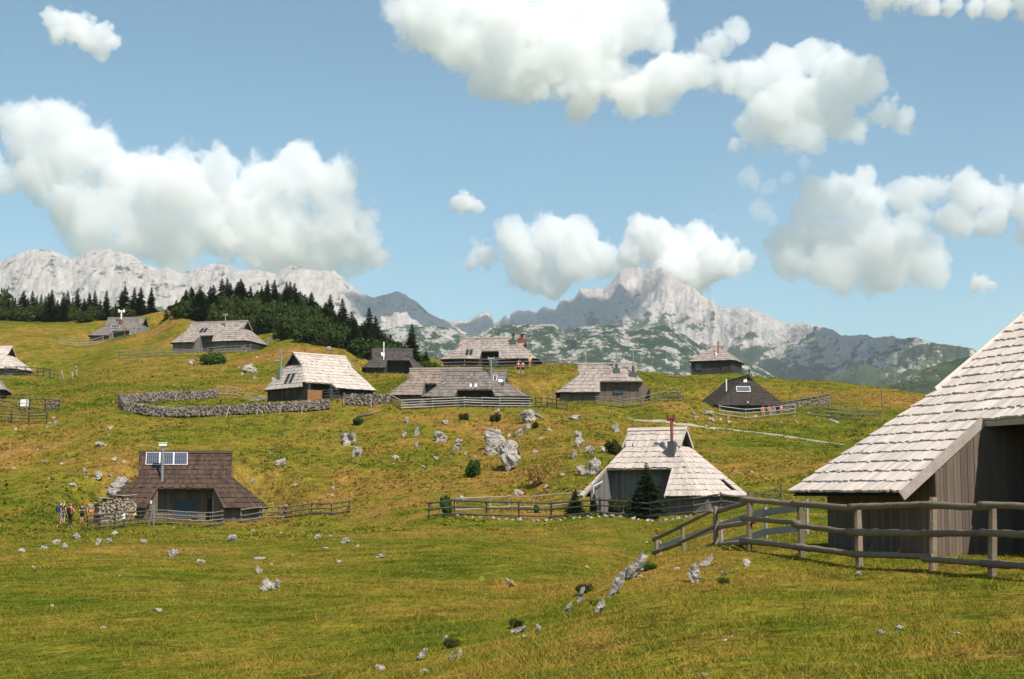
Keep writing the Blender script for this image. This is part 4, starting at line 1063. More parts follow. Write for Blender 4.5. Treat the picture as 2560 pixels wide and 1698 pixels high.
def build_props():
    MAT['wall_stones'] = wood('wall_stones', (.20, .165, .135), .7, (6, 6, 6))
    stone_wall('long dry stone wall of pale rubble with leaning stakes in front of the cornerwise hut', [(300,157),(311,152),(411,150),(560,150),(700,149.5),(820,152)], 1.12, .9, [(637,148.2),(694,148.2),(748,148.8),(560,148.5)])
    stone_wall('back dry stone wall enclosing the yard beyond the front wall', [(290,158.5),(420,164),(538,168)], 1.1, .8, [(478,165),(430,163)])
    stone_wall('short dry stone wall between the gate gap and the grey hut', [(858,154.5),(910,154.5),(972,154.5)], 1.3, .9, [(925,153),(857,154)])
    woodpile('tall humped woodpile with pale cover boards next to the brown hut', ((244,107.5),(334,109)), 1.75, 1.1)
    woodpile('long roofed woodpile on the grass behind the black hut', ((1962,178),(2079,177)), 1.35, .9, True, (.06,.12), True)
    woodpile('small woodpile on the slope behind the grey brown hut', ((1288,161.5),(1322,162)), .95, .8, False)
    woodpile('low heap of pale planks by the dark fence corner', ((112,158),(140,158)), .7, 1.0, True, (.05,.08))
    # boards hung on the fences
    def board(px, D, z, w, h, mat, label, cat='board', name='notice_board'):
        p = at(px, D); mb = MB(); mb.box((0, 0, 0), (w, .03, h)); o = mb.obj(name, mat); o.location = (p.x, p.y - .13, p.z + z); tag(o, label, cat); return o
    board(54, 156, .82, .92, .78, 'white_paint', 'blank cream white board fixed to the tall dark fence')
    board(310, 104.5, .86, .32, .44, 'white_paint', 'blank white notice on the fence by the woodpile')
    board(339, 105, .88, .28, .2, 'yellow_paint', 'blank yellow notice on the fence by the woodpile')
    # trail mark on the brown hut
    Hb = HUTS['brown']; p = Hb.root.matrix_basis @ Vector((-Hb.a + .262 * Hb.L + .55, -Hb.b + .5, 1.62))
    mb = MB(); mb.box((0, 0, 0), (.16, .03, .24)); o = mb.obj('trail_marker', 'white_paint', None); o.location = p; tag(o, 'small white and red marker plate under the brown hut roof', 'marker'); mb = MB(); mb.box((-.05, -.02, .02), (.06, .015, .2)); mb.obj('red_stripe', 'red_paint', o)
    # ladder, logs, planks
    a = at(383, 105.2); mb = MB()
    for s_ in (-.28, .12): mb.bar((s_, 0, 0), (s_ * .25, .45, 1.55), .06, .06)
    mb.bar((-.2, .12, .45), (.1, .12, .45), .05, .05); mb.bar((-.15, .28, 1.0), (.06, .28, 1.0), .05, .05)
    o = mb.obj('trestle', 'rail_wood'); o.location = a; tag(o, 'wooden trestle leaning against the patched fence', 'trestle')
    for (x0, y0, x1, y1, r_, mat, lb) in [(895,1043,935,1037,.13,'rail_dark','dark fallen log on the grass below the short stone wall'),(928,1036,950,1030,.14,'plank_orange','orange broken log next to the dark fallen log'),(1337,1037,1356,1047,.16,'rail_pale','pale squared beam lying beside the fence corner boulder')]:
        p, q = hit(x0, y0), hit(x1, y1); mb = MB(); v = q - p; mb.tube([Vector((0, 0, r_ * .7)), v * .5 + Vector((0, 0, r_ * .8)), v + Vector((0, 0, r_ * .7))], [r_, r_ * .9, r_ * .75], 7, wob=.1); o = mb.obj('log', mat); o.location = p; tag(o, lb, 'log')
    # posts standing alone
    for (px, py, h_, lb) in [(1530,1045,1.0,'short grey post standing alone by the path start'),(2205,1018,2.2,'thin pole standing on the grass behind the woodpile'),(66,1030,2.0,'tall grey post behind the white board')]:
        p = hit(px, py); mb = MB(); mb.tube([(0, 0, -.3), (.02, 0, h_)], .07, 6); o = mb.obj('pole', 'rail_wood'); o.location = p; tag(o, lb, 'pole')
    # lattice poles on the hill
    for (px, D, h_, lb) in [(765,246,2.9,'taller lattice pylon at the edge of the wood'),(755,250,2.4,'shorter lattice pylon half hidden at the edge of the wood')]:
        p = at(px, D); root = thing('lattice_pylon', p, lb, 'pylon', .2, 'lattice pylons'); mb = MB(); w = .35
        for sx in (-1, 1):
            for sy in (-1, 1): mb.bar((sx * w, sy * w, -.2), (sx * .06, sy * .06, h_), .06, .06)
        mb.obj('leg_frame', 'tin', root); mb = MB(); n = 6
        for k in range(n):
            z0, z1 = h_ * k / n, h_ * (k + 1) / n; w0 = w - (w - .06) * k / n; w1 = w - (w - .06) * (k + 1) / n
            for sy in (-1, 1): mb.bar((-w0, sy * w0, z0), (w1, sy * w1, z1), .03, .03); mb.bar((w0, sy * w0, z0), (-w1, sy * w1, z1), .03, .03)
        mb.obj('bracing', 'tin', root)
    # stone block beside the cornerwise hut
    rock(640,664,990,1004,'squared white stone block beside the cornerwise hut wall','limestone boulders on the slope',5,3)
    rock(622,642,999,1006,'flat white stone on the lawn beside the cornerwise hut','limestone boulders on the slope',6,3)
    # gravel path
    pts = [(1572,1047),(1620,1052),(1690,1060),(1750,1066),(1800,1071),(1860,1078),(1930,1087),(1990,1095),(2050,1104),(2110,1113)]
    C_ = []
    for (x, y) in pts: C_.append(hit(x, y))
    Pn = []
    for i in range(len(C_) - 1):
        for k in range(10): Pn.append(C_[i].lerp(C_[i + 1], k / 10))
    Pn.append(C_[-1]); vs = []; fs = []; NW = 5
    for i, p in enumerate(Pn):
        d = Pn[min(i + 1, len(Pn) - 1)] - Pn[max(i - 1, 0)]; s_ = Vector((-d.y, d.x, 0)).normalized(); w = (.5 + .4 * float(fbm([i * .21], [2.3], 2, 5)[0])) * (1 - .75 * float(sstep(.8, 1, i / len(Pn))))
        for j in range(NW):
            q = p + s_ * (w * (j / (NW - 1) * 2 - 1) + .25 * float(fbm([i * .3 + j * 9], [j * 1.7], 2, 8)[0])); vs.append((q.x, q.y, gz(q.x, q.y) + (.05 if 0 < j < NW - 1 else -.02)))
    for i in range(len(Pn) - 1):
        for j in range(NW - 1): k = i * NW + j; fs.append((k, k + NW, k + NW + 1, k + 1))
    mb = MB(); mb.add(vs, fs); tag(mb.obj('gravel_path', 'gravel', smooth=True), 'narrow pale gravel path crossing the grass slope', 'path', kind='structure')
# ------------------------------------------------------------------ trees
def spruce_mesh(seed, H=9., Rb=2.0, levels=30, per=16, low=.03, slim=1.0):
    """crown of drooping boughs carrying needle sprays; trunk separate"""
    rs = random.Random(seed); V = []; Fc = []; rn = []
    def tri(a, b, c, t): k = len(V); V.extend((a, b, c)); Fc.append((k, k + 1, k + 2)); rn.append(t)
    for i in range(levels):
        u = i / (levels - 1); z = H * (low + (1 - low) * u ** .92); rad = Rb * slim * (1 - u) ** .82 * rs.uniform(.82, 1.15) + .06
        n = max(4, int(per * (1 - .5 * u)))
        for k in range(n):
            a = rs.uniform(0, 2 * math.pi); L = rad * rs.uniform(.6, 1.12); droop = rs.uniform(.15, .45) * L * (1 - u * .8)
            d = Vector((math.cos(a), math.sin(a), 0)); s = Vector((-d.y, d.x, 0)); t = rs.random()
            q = 4
            for j in range(q):
                f0, f1 = j / q, (j + 1) / q
                for sg in (-1, 1):
                    for m_ in range(2):
                        f = rs.uniform(f0, f1); b0 = d * (L * f) + Vector((0, 0, z - droop * f * f + rs.uniform(-.05, .05)))
                        w = L * .42 * (1.05 - f) + .15
                        tip = b0 + s * sg * w * rs.uniform(.6, 1.2) + d * w * rs.uniform(.3, .9) + Vector((0, 0, -w * rs.uniform(.1, .7)))
                        b1 = b0 + d * (L / q * 1.3) + Vector((0, 0, rs.uniform(-.12, .06)))
                        tri(b0, tip, b1, t * .6 + rs.random() * .4)
    top = Vector((0, 0, H * 1.03))
    for k in range(6):
        a = k * 1.05; tri(top, Vector((math.cos(a) * .1, math.sin(a) * .1, H * .9)), Vector((math.cos(a + .6) * .1, math.sin(a + .6) * .1, H * .9)), .4)
    return V, Fc, rn
def bush_mesh(seed, n=1500, lobes=7, leaf=.11, flat=.8):
    """unit-size leafy crown: leaf faces through several uneven lobes"""
    rs = random.Random(seed); LB = [(Vector((0, 0, .45)), .5)]
    for k in range(lobes):
        a = rs.uniform(0, 6.28); r = rs.uniform(.25, .55); LB.append((Vector((math.cos(a) * r, math.sin(a) * r, rs.uniform(.22, .78) * flat)), rs.uniform(.2, .42)))
    V = []; Fc = []; rn = []
    for i in range(n):
        c, r = rs.choice(LB); d = Vector((rs.gauss(0, 1), rs.gauss(0, 1), rs.gauss(0, 1))).normalized()
        p = c + d * r * rs.uniform(.45, 1.08)
        if p.z < 0: p.z = abs(p.z) * .4
        s = leaf * rs.uniform(.6, 1.3); nn = (d + Vector((rs.gauss(0, .6), rs.gauss(0, .6), rs.gauss(0, .6)))).normalized(); x = nn.orthogonal().normalized(); y = nn.cross(x)
        a = rs.uniform(0, 6.28); x, y = x * math.cos(a) + y * math.sin(a), y * math.cos(a) - x * math.sin(a)
        k = len(V); V += [p - x * s, p + y * s * .6, p + x * s, p - y * s * .6]; Fc.append((k, k + 1, k + 2, k + 3)); rn.append(rs.random())
    return V, Fc, rn
_TM = {}
def mesh_from(name, V, Fc, rn, mat):
    me = bpy.data.meshes.new(name); me.from_pydata([tuple(v) for v in V], [], Fc); a = me.attributes.new('rnd', 'FLOAT', 'FACE'); a.data.foreach_set('value', rn); me.materials.append(MAT[mat]); return me
def spruce(p, h, label, group, var=0, width=1., rz=None):
    key = ('s', var)
    if key not in _TM:
        V, Fc, rn = spruce_mesh(100 + var, slim=[1, .85, 1.15, .95, 1.05, .9][var % 6]); t = MB(); t.tube([(0, 0, -.6), (.03, 0, 4), (0, 0, 8.9)], [.17, .11, .015], 7); tm = t.obj('trunk', 'bark'); me = tm.data; bpy.data.objects.remove(tm)
        _TM[key] = (mesh_from('crown', V, Fc, rn, 'spruce_needles'), me)
    root = thing('spruce_tree', p, label, 'tree', rnd.uniform(0, 6.28), group); s = h / 9.2; root.scale = (s * width, s * width, s)
    for nm, me in zip(('crown', 'trunk'), _TM[key]):
        o = bpy.data.objects.new(nm, me); COL.objects.link(o); o.parent = root
    return root
def bush(p, w, h, label, group, var=0, mat='bush_leaves', name='bush', cat='bush', n=1500, leaf=.11, deep=1.):
    key = ('b', var, mat, n)
    if key not in _TM:
        V, Fc, rn = bush_mesh(300 + var, n, 8, leaf); t = MB()
        for k in range(5):
            a = k * 1.3; t.tube([(0, 0, -.15), (math.cos(a) * .18, math.sin(a) * .18, .3), (math.cos(a) * .4, math.sin(a) * .4, .62)], [.035, .025, .008], 5)
        tm = t.obj('stems', 'bark'); me = tm.data; bpy.data.objects.remove(tm)
        _TM[key] = (mesh_from('foliage', V, Fc, rn, mat), me)
    root = thing(name, p, label, cat, rnd.uniform(0, 6.28), group); root.scale = (w / 1.5, w / 1.5 * deep, h / .98)
    for nm, me in zip(('foliage', 'stems'), _TM[key]):
        o = bpy.data.objects.new(nm, me); COL.objects.link(o); o.parent = root
    return root

def build_trees():
    def top_h(px, py, D):
        p = at(px, D); return p, PT(px, py, D).z - p.z
    # spruce row on the skyline
    row = [(2,742),(20,738),(41,718),(52,735),(64,718),(75,731),(86,728),(97,732),(104,724),(113,716),(128,742),(143,724),(153,718),(166,735),(178,716),(196,738),(208,724),(222,718),(236,742),(252,718),
           (275,752),(290,718)]
    for i, (px, py) in enumerate(row):
        p, h = top_h(px, py, 298 + rnd.uniform(-6, 14)); spruce(p, h, 'dark spruce in the dense row along the hillcrest', 'spruce row on the hillcrest', i % 6, rnd.uniform(.95, 1.35))
    for px, py, lb in [(298,704,'tallest broad spruce of the clump above the small grey hut'),(322,711,'slim spruce first in the slim pair above the small grey hut'),(338,709,'slim spruce second in the slim pair above the small grey hut'),(365,709,'wide spruce at the end of the row above the small grey hut')]:
        p, h = top_h(px, py, 296); spruce(p, h, lb, 'spruce clump above the small grey hut', (px // 3) % 6, 1.25)
    for i, px in enumerate(range(-8, 400, 17)):
        p, h = top_h(px + rnd.uniform(-6, 6), rnd.uniform(744, 778) + max(0, px - 330) * .35, 294 + rnd.uniform(-4, 14)); bush(p, rnd.uniform(3.6, 5.4), h, 'low dark green tree filling the row under the spruces', 'low trees under the spruce row', i % 3, 'dwarf_pine_needles', 'leafy_tree', 'tree', 1500, .10)
    p, h = top_h(-4, 708, 300); bush(p, 5, h, 'round dark crown at the picture edge', None, 1, 'dwarf_pine_needles', 'leafy_tree', 'tree', 1500, .10)
    # wooded knoll
    for px, py, lb in [(544,687,'first of the twin spires on top of the wooded knoll'),(557,686,'second of the twin spires on top of the wooded knoll'),(616,706,'thin spruce tip standing between the twin spires and the tall pair'),(645,706,'short spruce beside the tall pair on the knoll'),(659,690,'first of the tall slim pair on the knoll'),(677,690,'second of the tall slim pair on the knoll'),
                       (717,694,'spruce with a forked looking tip on the knoll slope'),(728,698,'spruce touching the forked looking one'),(819,728,'lone pointed spruce on the lower knoll slope'),(850,738,'pointed spruce next to the lone one on the lower knoll slope'),(918,761,'tall spruce at the lower end of the wood'),(934,783,'slim spruce leaning on the tall end spruce'),
                       (874,772,'small spruce between the lower pairs'),(1027,803,'last spruce standing apart beside the dark hut'),(973,829,'short spruce behind the dark hut'),(700,740,'inner spruce of the knoll slope'),(770,765,'inner spruce under the knoll slope'),(590,730,'inner spruce below the twin spires'),(905,800,'low spruce before the tall end spruce'),(1063,885,'tiny spruce on the crest past the spruce that stands apart')]:
        D = 286 if px < 760 else 268 - (px - 760) * .06
        if px > 1000: D = 248
        p, h = top_h(px, py, D); h = max(h, 3); spruce(p, h, lb, 'spruces of the wooded knoll', (px * 7) % 6, 1.2 if px != 1027 else 1.35)
    cnt = 0
    for px in range(392, 1010, 21):
        front = np.interp(px, [392, 440, 470, 560, 660, 690, 760, 823, 919, 1010], [284, 272, 262, 258, 256, 249, 238, 234, 222, 236])
        D = front
        while D < 302:
            x = px + rnd.uniform(-11, 11); p = at(x, D + rnd.uniform(-3, 3)); D += rnd.uniform(6.5, 9.5) + (2.5 if px < 660 else 0)
            cap = PT(x, float(np.interp(x, [392, 425, 455, 510, 560, 680, 705, 755, 800, 850, 890, 940, 1010], [790, 764, 734, 724, 721, 724, 721, 728, 760, 803, 815, 840, 872])) + rnd.uniform(-4, 9), depth(p)).z - p.z
            h = min(rnd.uniform(3.0, 5.6), cap)
            if h < 1.1: continue
            mt = 'dwarf_pine_needles' if (px < 640 and rnd.random() < .8) or rnd.random() < .25 else 'dark_leaves'
            if rnd.random() < .26: spruce(p, h * 1.35, 'young spruce among the dense bushes of the wooded knoll', 'bushes and young trees of the knoll', cnt % 6, 1.5)
            else: bush(p, rnd.uniform(3.0, 5.2), h, 'dense olive dwarf pine on the knoll' if mt[0] == 'd' else 'dense green leafy tree on the knoll slope', 'bushes and young trees of the knoll', cnt % 4, mt, 'leafy_tree', 'tree', 1500, .10)
            cnt += 1
    for px, py, D, w in [(1000,872,255,3),(1015,868,252,3),(1045,880,250,3.4),(1060,905,240,2.6),(965,862,252,3.4),(945,845,256,4),(1085,912,226,1.6)]:
        p, h = top_h(px, py, D); bush(p, w, max(h, 1.2), 'green bush at the end of the wood behind the dark hut', 'bushes behind the dark hut', px % 4, 'bush_leaves', 'bush', 'bush', 1500, .10)
    # shrubs on the slopes
    def sh(x0, x1, y0, y1, lb, mat='bush_leaves', var=0, n=1500, leaf=.11, D=None, name='bush', cat='bush'):
        p = at((x0 + x1) / 2, D) if D else hit((x0 + x1) / 2, y1 - 2); k = m_per_px(p); return bush(p, (x1 - x0) * k, (y1 - y0) * k, lb, 'bushes on the slopes', var, mat, name, cat, n, leaf)
    sh(1163,1207,1148,1194,'round bright green bush on the slope beside the giant boulder', var=5, n=2600, leaf=.085)
    sh(1512,1558,1101,1138,'dark round bush between boulders above the pale hut', 'dwarf_pine_needles', 6, 2600, .085)
    sh(1268,1303,1112,1158,'dark narrow bush growing behind the giant boulder', 'dwarf_pine_needles', 7, 2600, .085)
    sh(495,560,880,913,'big round green bush below the upper yard fence', var=8, n=2600, leaf=.085)
    sh(1320,1368,1163,1218,'orange dry shrub beside the giant boulder', 'dry_leaves', 9, 2600, .06, name='dry_shrub', cat='shrub')
    sh(1147,1173,1034,1052,'small low bush below the middle of the pale pole fence', 'dwarf_pine_needles', 5)
    sh(1224,1256,1034,1056,'low dark bush below the end of the pale pole fence', 'dwarf_pine_needles', 6)
    sh(878,912,1044,1064,'low bright bush near the fallen log', var=7)
    sh(1330,1350,1056,1072,'tuft of bush under the fence corner boulder', 'dwarf_pine_needles', 8)
    sh(1640,1672,914,932,'low bush on the crest beside the lone hut', var=5)
    sh(1100,1136,1240,1288,'green bush inside the corner of the long rail fence', var=9, n=2600, leaf=.085, D=100)
    sh(1521,1560,1238,1284,'dark shrub before the door of the pale hut', 'dwarf_pine_needles', 5, 2600, .085, D=94.9)
    sh(1556,1592,1244,1286,'lighter shrub next to the small spruces of the pale hut', var=6, n=2600, leaf=.085, D=96.8)
    sh(1332,1350,1262,1284,'tiny shrub by the pale yard fence', var=7, D=104)
    for x0, x1, y0, y1, lb in [(1432,1486,1458,1486,'dark turf cushion overhanging the rock spine on the near bank'),(1268,1312,1546,1570,'dark turf cushion above the low flat outcrop'),(1100,1152,1596,1622,'dark turf hump by the thin rock blades'),(1590,1648,1404,1428,'brown green turf at the upper end of the rock spine'),(1788,1830,1444,1462,'turf clump under the split outcrop'),(1470,1500,1500,1516,'small turf clump between the slanted slabs')]:
        sh(x0, x1, y0, y1, lb, 'dwarf_pine_needles' if 'dark' in lb else 'bush_leaves', 10, 3200, .05, name='turf_cushion', cat='turf')
    M_ = 'small spruces in the yard of the pale hut'
    for px, py, D, lb, w in [(1616,1155,93.6,'tallest small spruce before the porch of the pale hut',1.5),(1438,1222,97.5,'bushy small spruce at the eave tip of the pale hut',1.9),(1485,1232,98,'thin light young spruce by the white downpipe',1.3),(1590,1225,94.2,'young spruce leaning on the tallest one',1.5)]:
        p, h = top_h(px, py, D); spruce(p, h, lb, M_, (px % 6), w)

# ------------------------------------------------------------------ people
def skin_obj(name, nodes, edges, root, mat, parent, sub=1):
    bm = bmesh.new(); ly = bm.verts.layers.skin.verify(); vs = {}
    for k, (p, r) in nodes.items():
        v = bm.verts.new(p); v[ly].radius = (r, r) if isinstance(r, (int, float)) else r; vs[k] = v
    for a, b in edges: bm.edges.new((vs[a], vs[b]))
    vs[root][ly].use_root = True
    me = bpy.data.meshes.new('t'); bm.to_mesh(me); bm.free(); ob = bpy.data.objects.new('t', me); COL.objects.link(ob)
    m = ob.modifiers.new('s', 'SKIN'); m.use_smooth_shade = True; m.branch_smoothing = .3
    q = ob.modifiers.new('u', 'SUBSURF'); q.levels = sub; q.render_levels = sub
    dg = bpy.context.evaluated_depsgraph_get(); out = bpy.data.meshes.new_from_object(ob.evaluated_get(dg)); out.name = name
    bpy.data.objects.remove(ob); bpy.data.meshes.remove(me)
    out.materials.clear(); out.materials.append(MAT[mat]); o = bpy.data.objects.new(name, out); COL.objects.link(o); o.parent = parent
    return o
def fabric(name, c):
    if name not in MAT: plain(name, c, .9, spec=.15, var=.12, scale=9)
    return name
def person(p, face, h, label, top, bottom, hair=(.05, .03, .02), pose='stand', long=False, pack=None, sleeve=True, hat=None, hand=None):
    """face: direction the person looks, radians from +Y clockwise. Local +Y is the front."""
    root = thing('person', p, label, 'person', -face, 'walkers and visitors'); s = h / 1.72; root.scale = (s, s, s)
    J = {}
    sit = pose == 'sit'; dz = -.46 if sit else 0
    J['pel'] = Vector((0, 0, .96 + dz)); J['spi'] = Vector((0, -.01, 1.14 + dz)); J['che'] = Vector((0, 0, 1.36 + dz)); J['nek'] = Vector((0, .01, 1.47 + dz)); J['hb'] = Vector((0, .03, 1.55 + dz)); J['hd'] = Vector((0, .03, 1.65 + dz))
    for sd, S in ((-1, 'l'), (1, 'r')):
        ph = sd if pose == 'walk' else 0
        J['hip' + S] = Vector((sd * .09, 0, .90 + dz))
        if sit: J['kne' + S] = Vector((sd * .11, .42, .50)); J['ank' + S] = Vector((sd * .11, .46, .08)); J['toe' + S] = Vector((sd * .12, .62, .04))
        else:
            J['kne' + S] = Vector((sd * .10, .03 + ph * .2, .50)); J['ank' + S] = Vector((sd * .10, ph * .30 - (.02 if ph >= 0 else .12), .08 if ph >= 0 else .13)); J['toe' + S] = J['ank' + S] + Vector((sd * .02, .17, -.045 if ph >= 0 else -.08))
        J['sho' + S] = Vector((sd * .18, 0, 1.41 + dz))
        if pose == 'hips': J['elb' + S] = Vector((sd * .40, -.08, 1.17)); J['wri' + S] = Vector((sd * .20, .06, 1.02)); hdv = Vector((-sd * .55, .5, -.65))
        elif pose == 'fold': J['elb' + S] = Vector((sd * .25, .05, 1.15)); J['wri' + S] = Vector((-sd * .02, .22, 1.18 + sd * .03)); hdv = Vector((-sd * .9, .1, .1))
        elif sit: J['elb' + S] = Vector((sd * .25, .05, 1.13 + dz)); J['wri' + S] = Vector((sd * .14, .28, 1.05 + dz)); hdv = Vector((-sd * .2, .9, -.3))
        elif pose == 'walk': J['elb' + S] = Vector((sd * .24, -ph * .12, 1.15)); J['wri' + S] = Vector((sd * .22, -ph * .2 + .14, .95)); hdv = Vector((0, .5, -.8))
        else: J['elb' + S] = Vector((sd * .24, -.03, 1.14)); J['wri' + S] = Vector((sd * .25, .06, .90)); hdv = Vector((0, .2, -1))
        hdv.normalize(); J['pal' + S] = J['wri' + S] + hdv * .075
        acr = hdv.cross(Vector((sd, .1, .1))).normalized()
        for k in range(4):
            f0 = J['pal' + S] + acr * (k - 1.5) * .02 + hdv * .01; ln = (.075, .088, .08, .06)[k]
            J['f%d0' % k + S] = f0; J['f%d1' % k + S] = f0 + hdv * ln * .55; J['f%d2' % k + S] = f0 + hdv * ln + Vector((-sd * .02, .01, 0))
        J['t0' + S] = J['wri' + S] + hdv * .035 + acr * .032; J['t1' + S] = J['t0' + S] + (hdv + acr * .8).normalized() * .055
    r = {'pel': (.125, .10), 'spi': (.115, .09), 'che': (.145, .105), 'nek': .055, 'hb': .072, 'hd': .088}
    for S in 'lr': r.update({'hip' + S: .085, 'kne' + S: .055, 'ank' + S: .038, 'toe' + S: .032, 'sho' + S: .06, 'elb' + S: .042, 'wri' + S: .028, 'pal' + S: (.03, .016), 't0' + S: .011, 't1' + S: .009})
    for S in 'lr':
        for k in range(4): r.update({'f%d0' % k + S: .010, 'f%d1' % k + S: .009, 'f%d2' % k + S: .008})
    J['nose'] = Vector((0, .135, 1.625 + dz)); r['nose'] = .016
    E = [('pel', 'spi'), ('spi', 'che'), ('che', 'nek'), ('nek', 'hb'), ('hb', 'hd'), ('hb', 'nose')]
    for S in 'lr':
        E += [('pel', 'hip' + S), ('hip' + S, 'kne' + S), ('kne' + S, 'ank' + S), ('ank' + S, 'toe' + S), ('che', 'sho' + S), ('sho' + S, 'elb' + S), ('elb' + S, 'wri' + S), ('wri' + S, 'pal' + S), ('wri' + S, 't0' + S), ('t0' + S, 't1' + S)]
        for k in range(4): E += [('pal' + S, 'f%d0' % k + S), ('f%d0' % k + S, 'f%d1' % k + S), ('f%d1' % k + S, 'f%d2' % k + S)]
    skin_obj('body', {k: (J[k], r[k]) for k in J}, E, 'pel', 'skin', root)
    g = lambda q, f: (tuple(x * f for x in q) if isinstance(q, tuple) else q * f)
    N_ = {'pel': (J['pel'] + Vector((0, 0, -.02)), g(r['pel'], 1.14)), 'spi': (J['spi'], g(r['spi'], 1.18)), 'che': (J['che'], g(r['che'], 1.14)), 'nek': (J['che'].lerp(J['nek'], .55), .075)}; E2 = [('pel', 'spi'), ('spi', 'che'), ('che', 'nek')]
    for S in 'lr':
        N_['s' + S] = (J['sho' + S], .073); N_['e' + S] = (J['sho' + S].lerp(J['elb' + S], .62 if sleeve else .12), .062); E2 += [('che', 's' + S), ('s' + S, 'e' + S)]
    skin_obj('shirt', N_, E2, 'pel', top, root)
    f_ = .95 if long else .0
    N_ = {'pel': (J['pel'], g(r['pel'], 1.16))}; E2 = []
    for S in 'lr':
        N_['h' + S] = (J['hip' + S], .098); N_['k' + S] = (J['hip' + S].lerp(J['kne' + S], 1 if long else .78), .072 if long else .083); E2 += [('pel', 'h' + S), ('h' + S, 'k' + S)]
        if long: N_['a' + S] = (J['kne' + S].lerp(J['ank' + S], .9), .055); E2.append(('k' + S, 'a' + S))
    skin_obj('trousers' if long else 'shorts', N_, E2, 'pel', bottom, root)
    hc = fabric('hair_%02d' % int(hair[0] * 100), hair); V2, F2 = ICO[3]; mb = MB(); c = J['hd'] + Vector((0, -.012, .022)); 
    vs = [c + Vector((v[0] * .098, v[1] * .112, v[2] * .108)) for v in V2]
    fs = [tuple(f) for f in F2 if all(V2[i][2] > -.15 - .6 * max(0, -V2[i][1]) and not (V2[i][1] > .45 and V2[i][2] < .45) for i in f)]
    mb.add(vs, fs); mb.obj('hair', hc, root, True)
    for sd in (-1, 1):
        mb = MB(); e_ = J['hd'] + Vector((sd * .034, .082, -.005)); mb.add([e_ + Vector(v) * .011 for v in ICO[1][0]], [tuple(f) for f in ICO[1][1]]); mb.obj('eye', 'window_glass', root, True)
    for S in 'lr':
        mb = MB(); a = J['ank' + S]; t = J['toe' + S]; d = (t - a); mb.tube([a + Vector((0, -.05, -.035)), a + d * .5 + Vector((0, 0, -.01)), t + d.normalized() * .06 + Vector((0, 0, -.005))], [.05, .052, .036], 8); mb.obj('shoe', fabric('shoe_grey', (.12, .12, .13)), root, True)
    if pack:
        mb = MB(); c = Vector((0, -.21, 1.22 + dz)); vs = [c + Vector((math.copysign(abs(v[0]) ** .55, v[0]) * .16, math.copysign(abs(v[1]) ** .6, v[1]) * .10, math.copysign(abs(v[2]) ** .55, v[2]) * .25)) for v in V2]
        mb.add(vs, [tuple(f) for f in F2]); nm, col_, lb = pack
        o = mb.obj('backpack', fabric(nm, col_), None, True); o.matrix_world = Matrix.Translation(p) @ Matrix.Rotation(-face, 4, 'Z') @ Matrix.Scale(s, 4); tag(o, lb, 'backpack', 'backpacks worn by the hikers')
        mb = MB()
        for sd in (-1, 1): mb.tube([(sd * .1, -.13, 1.40 + dz), (sd * .12, 0, 1.47 + dz), (sd * .12, .13, 1.36 + dz), (sd * .13, .10, 1.12 + dz), (sd * .12, -.14, 1.02 + dz)], .018, 6)
        mb.obj('strap', fabric('strap_black', (.02, .02, .022)), o)
    return root

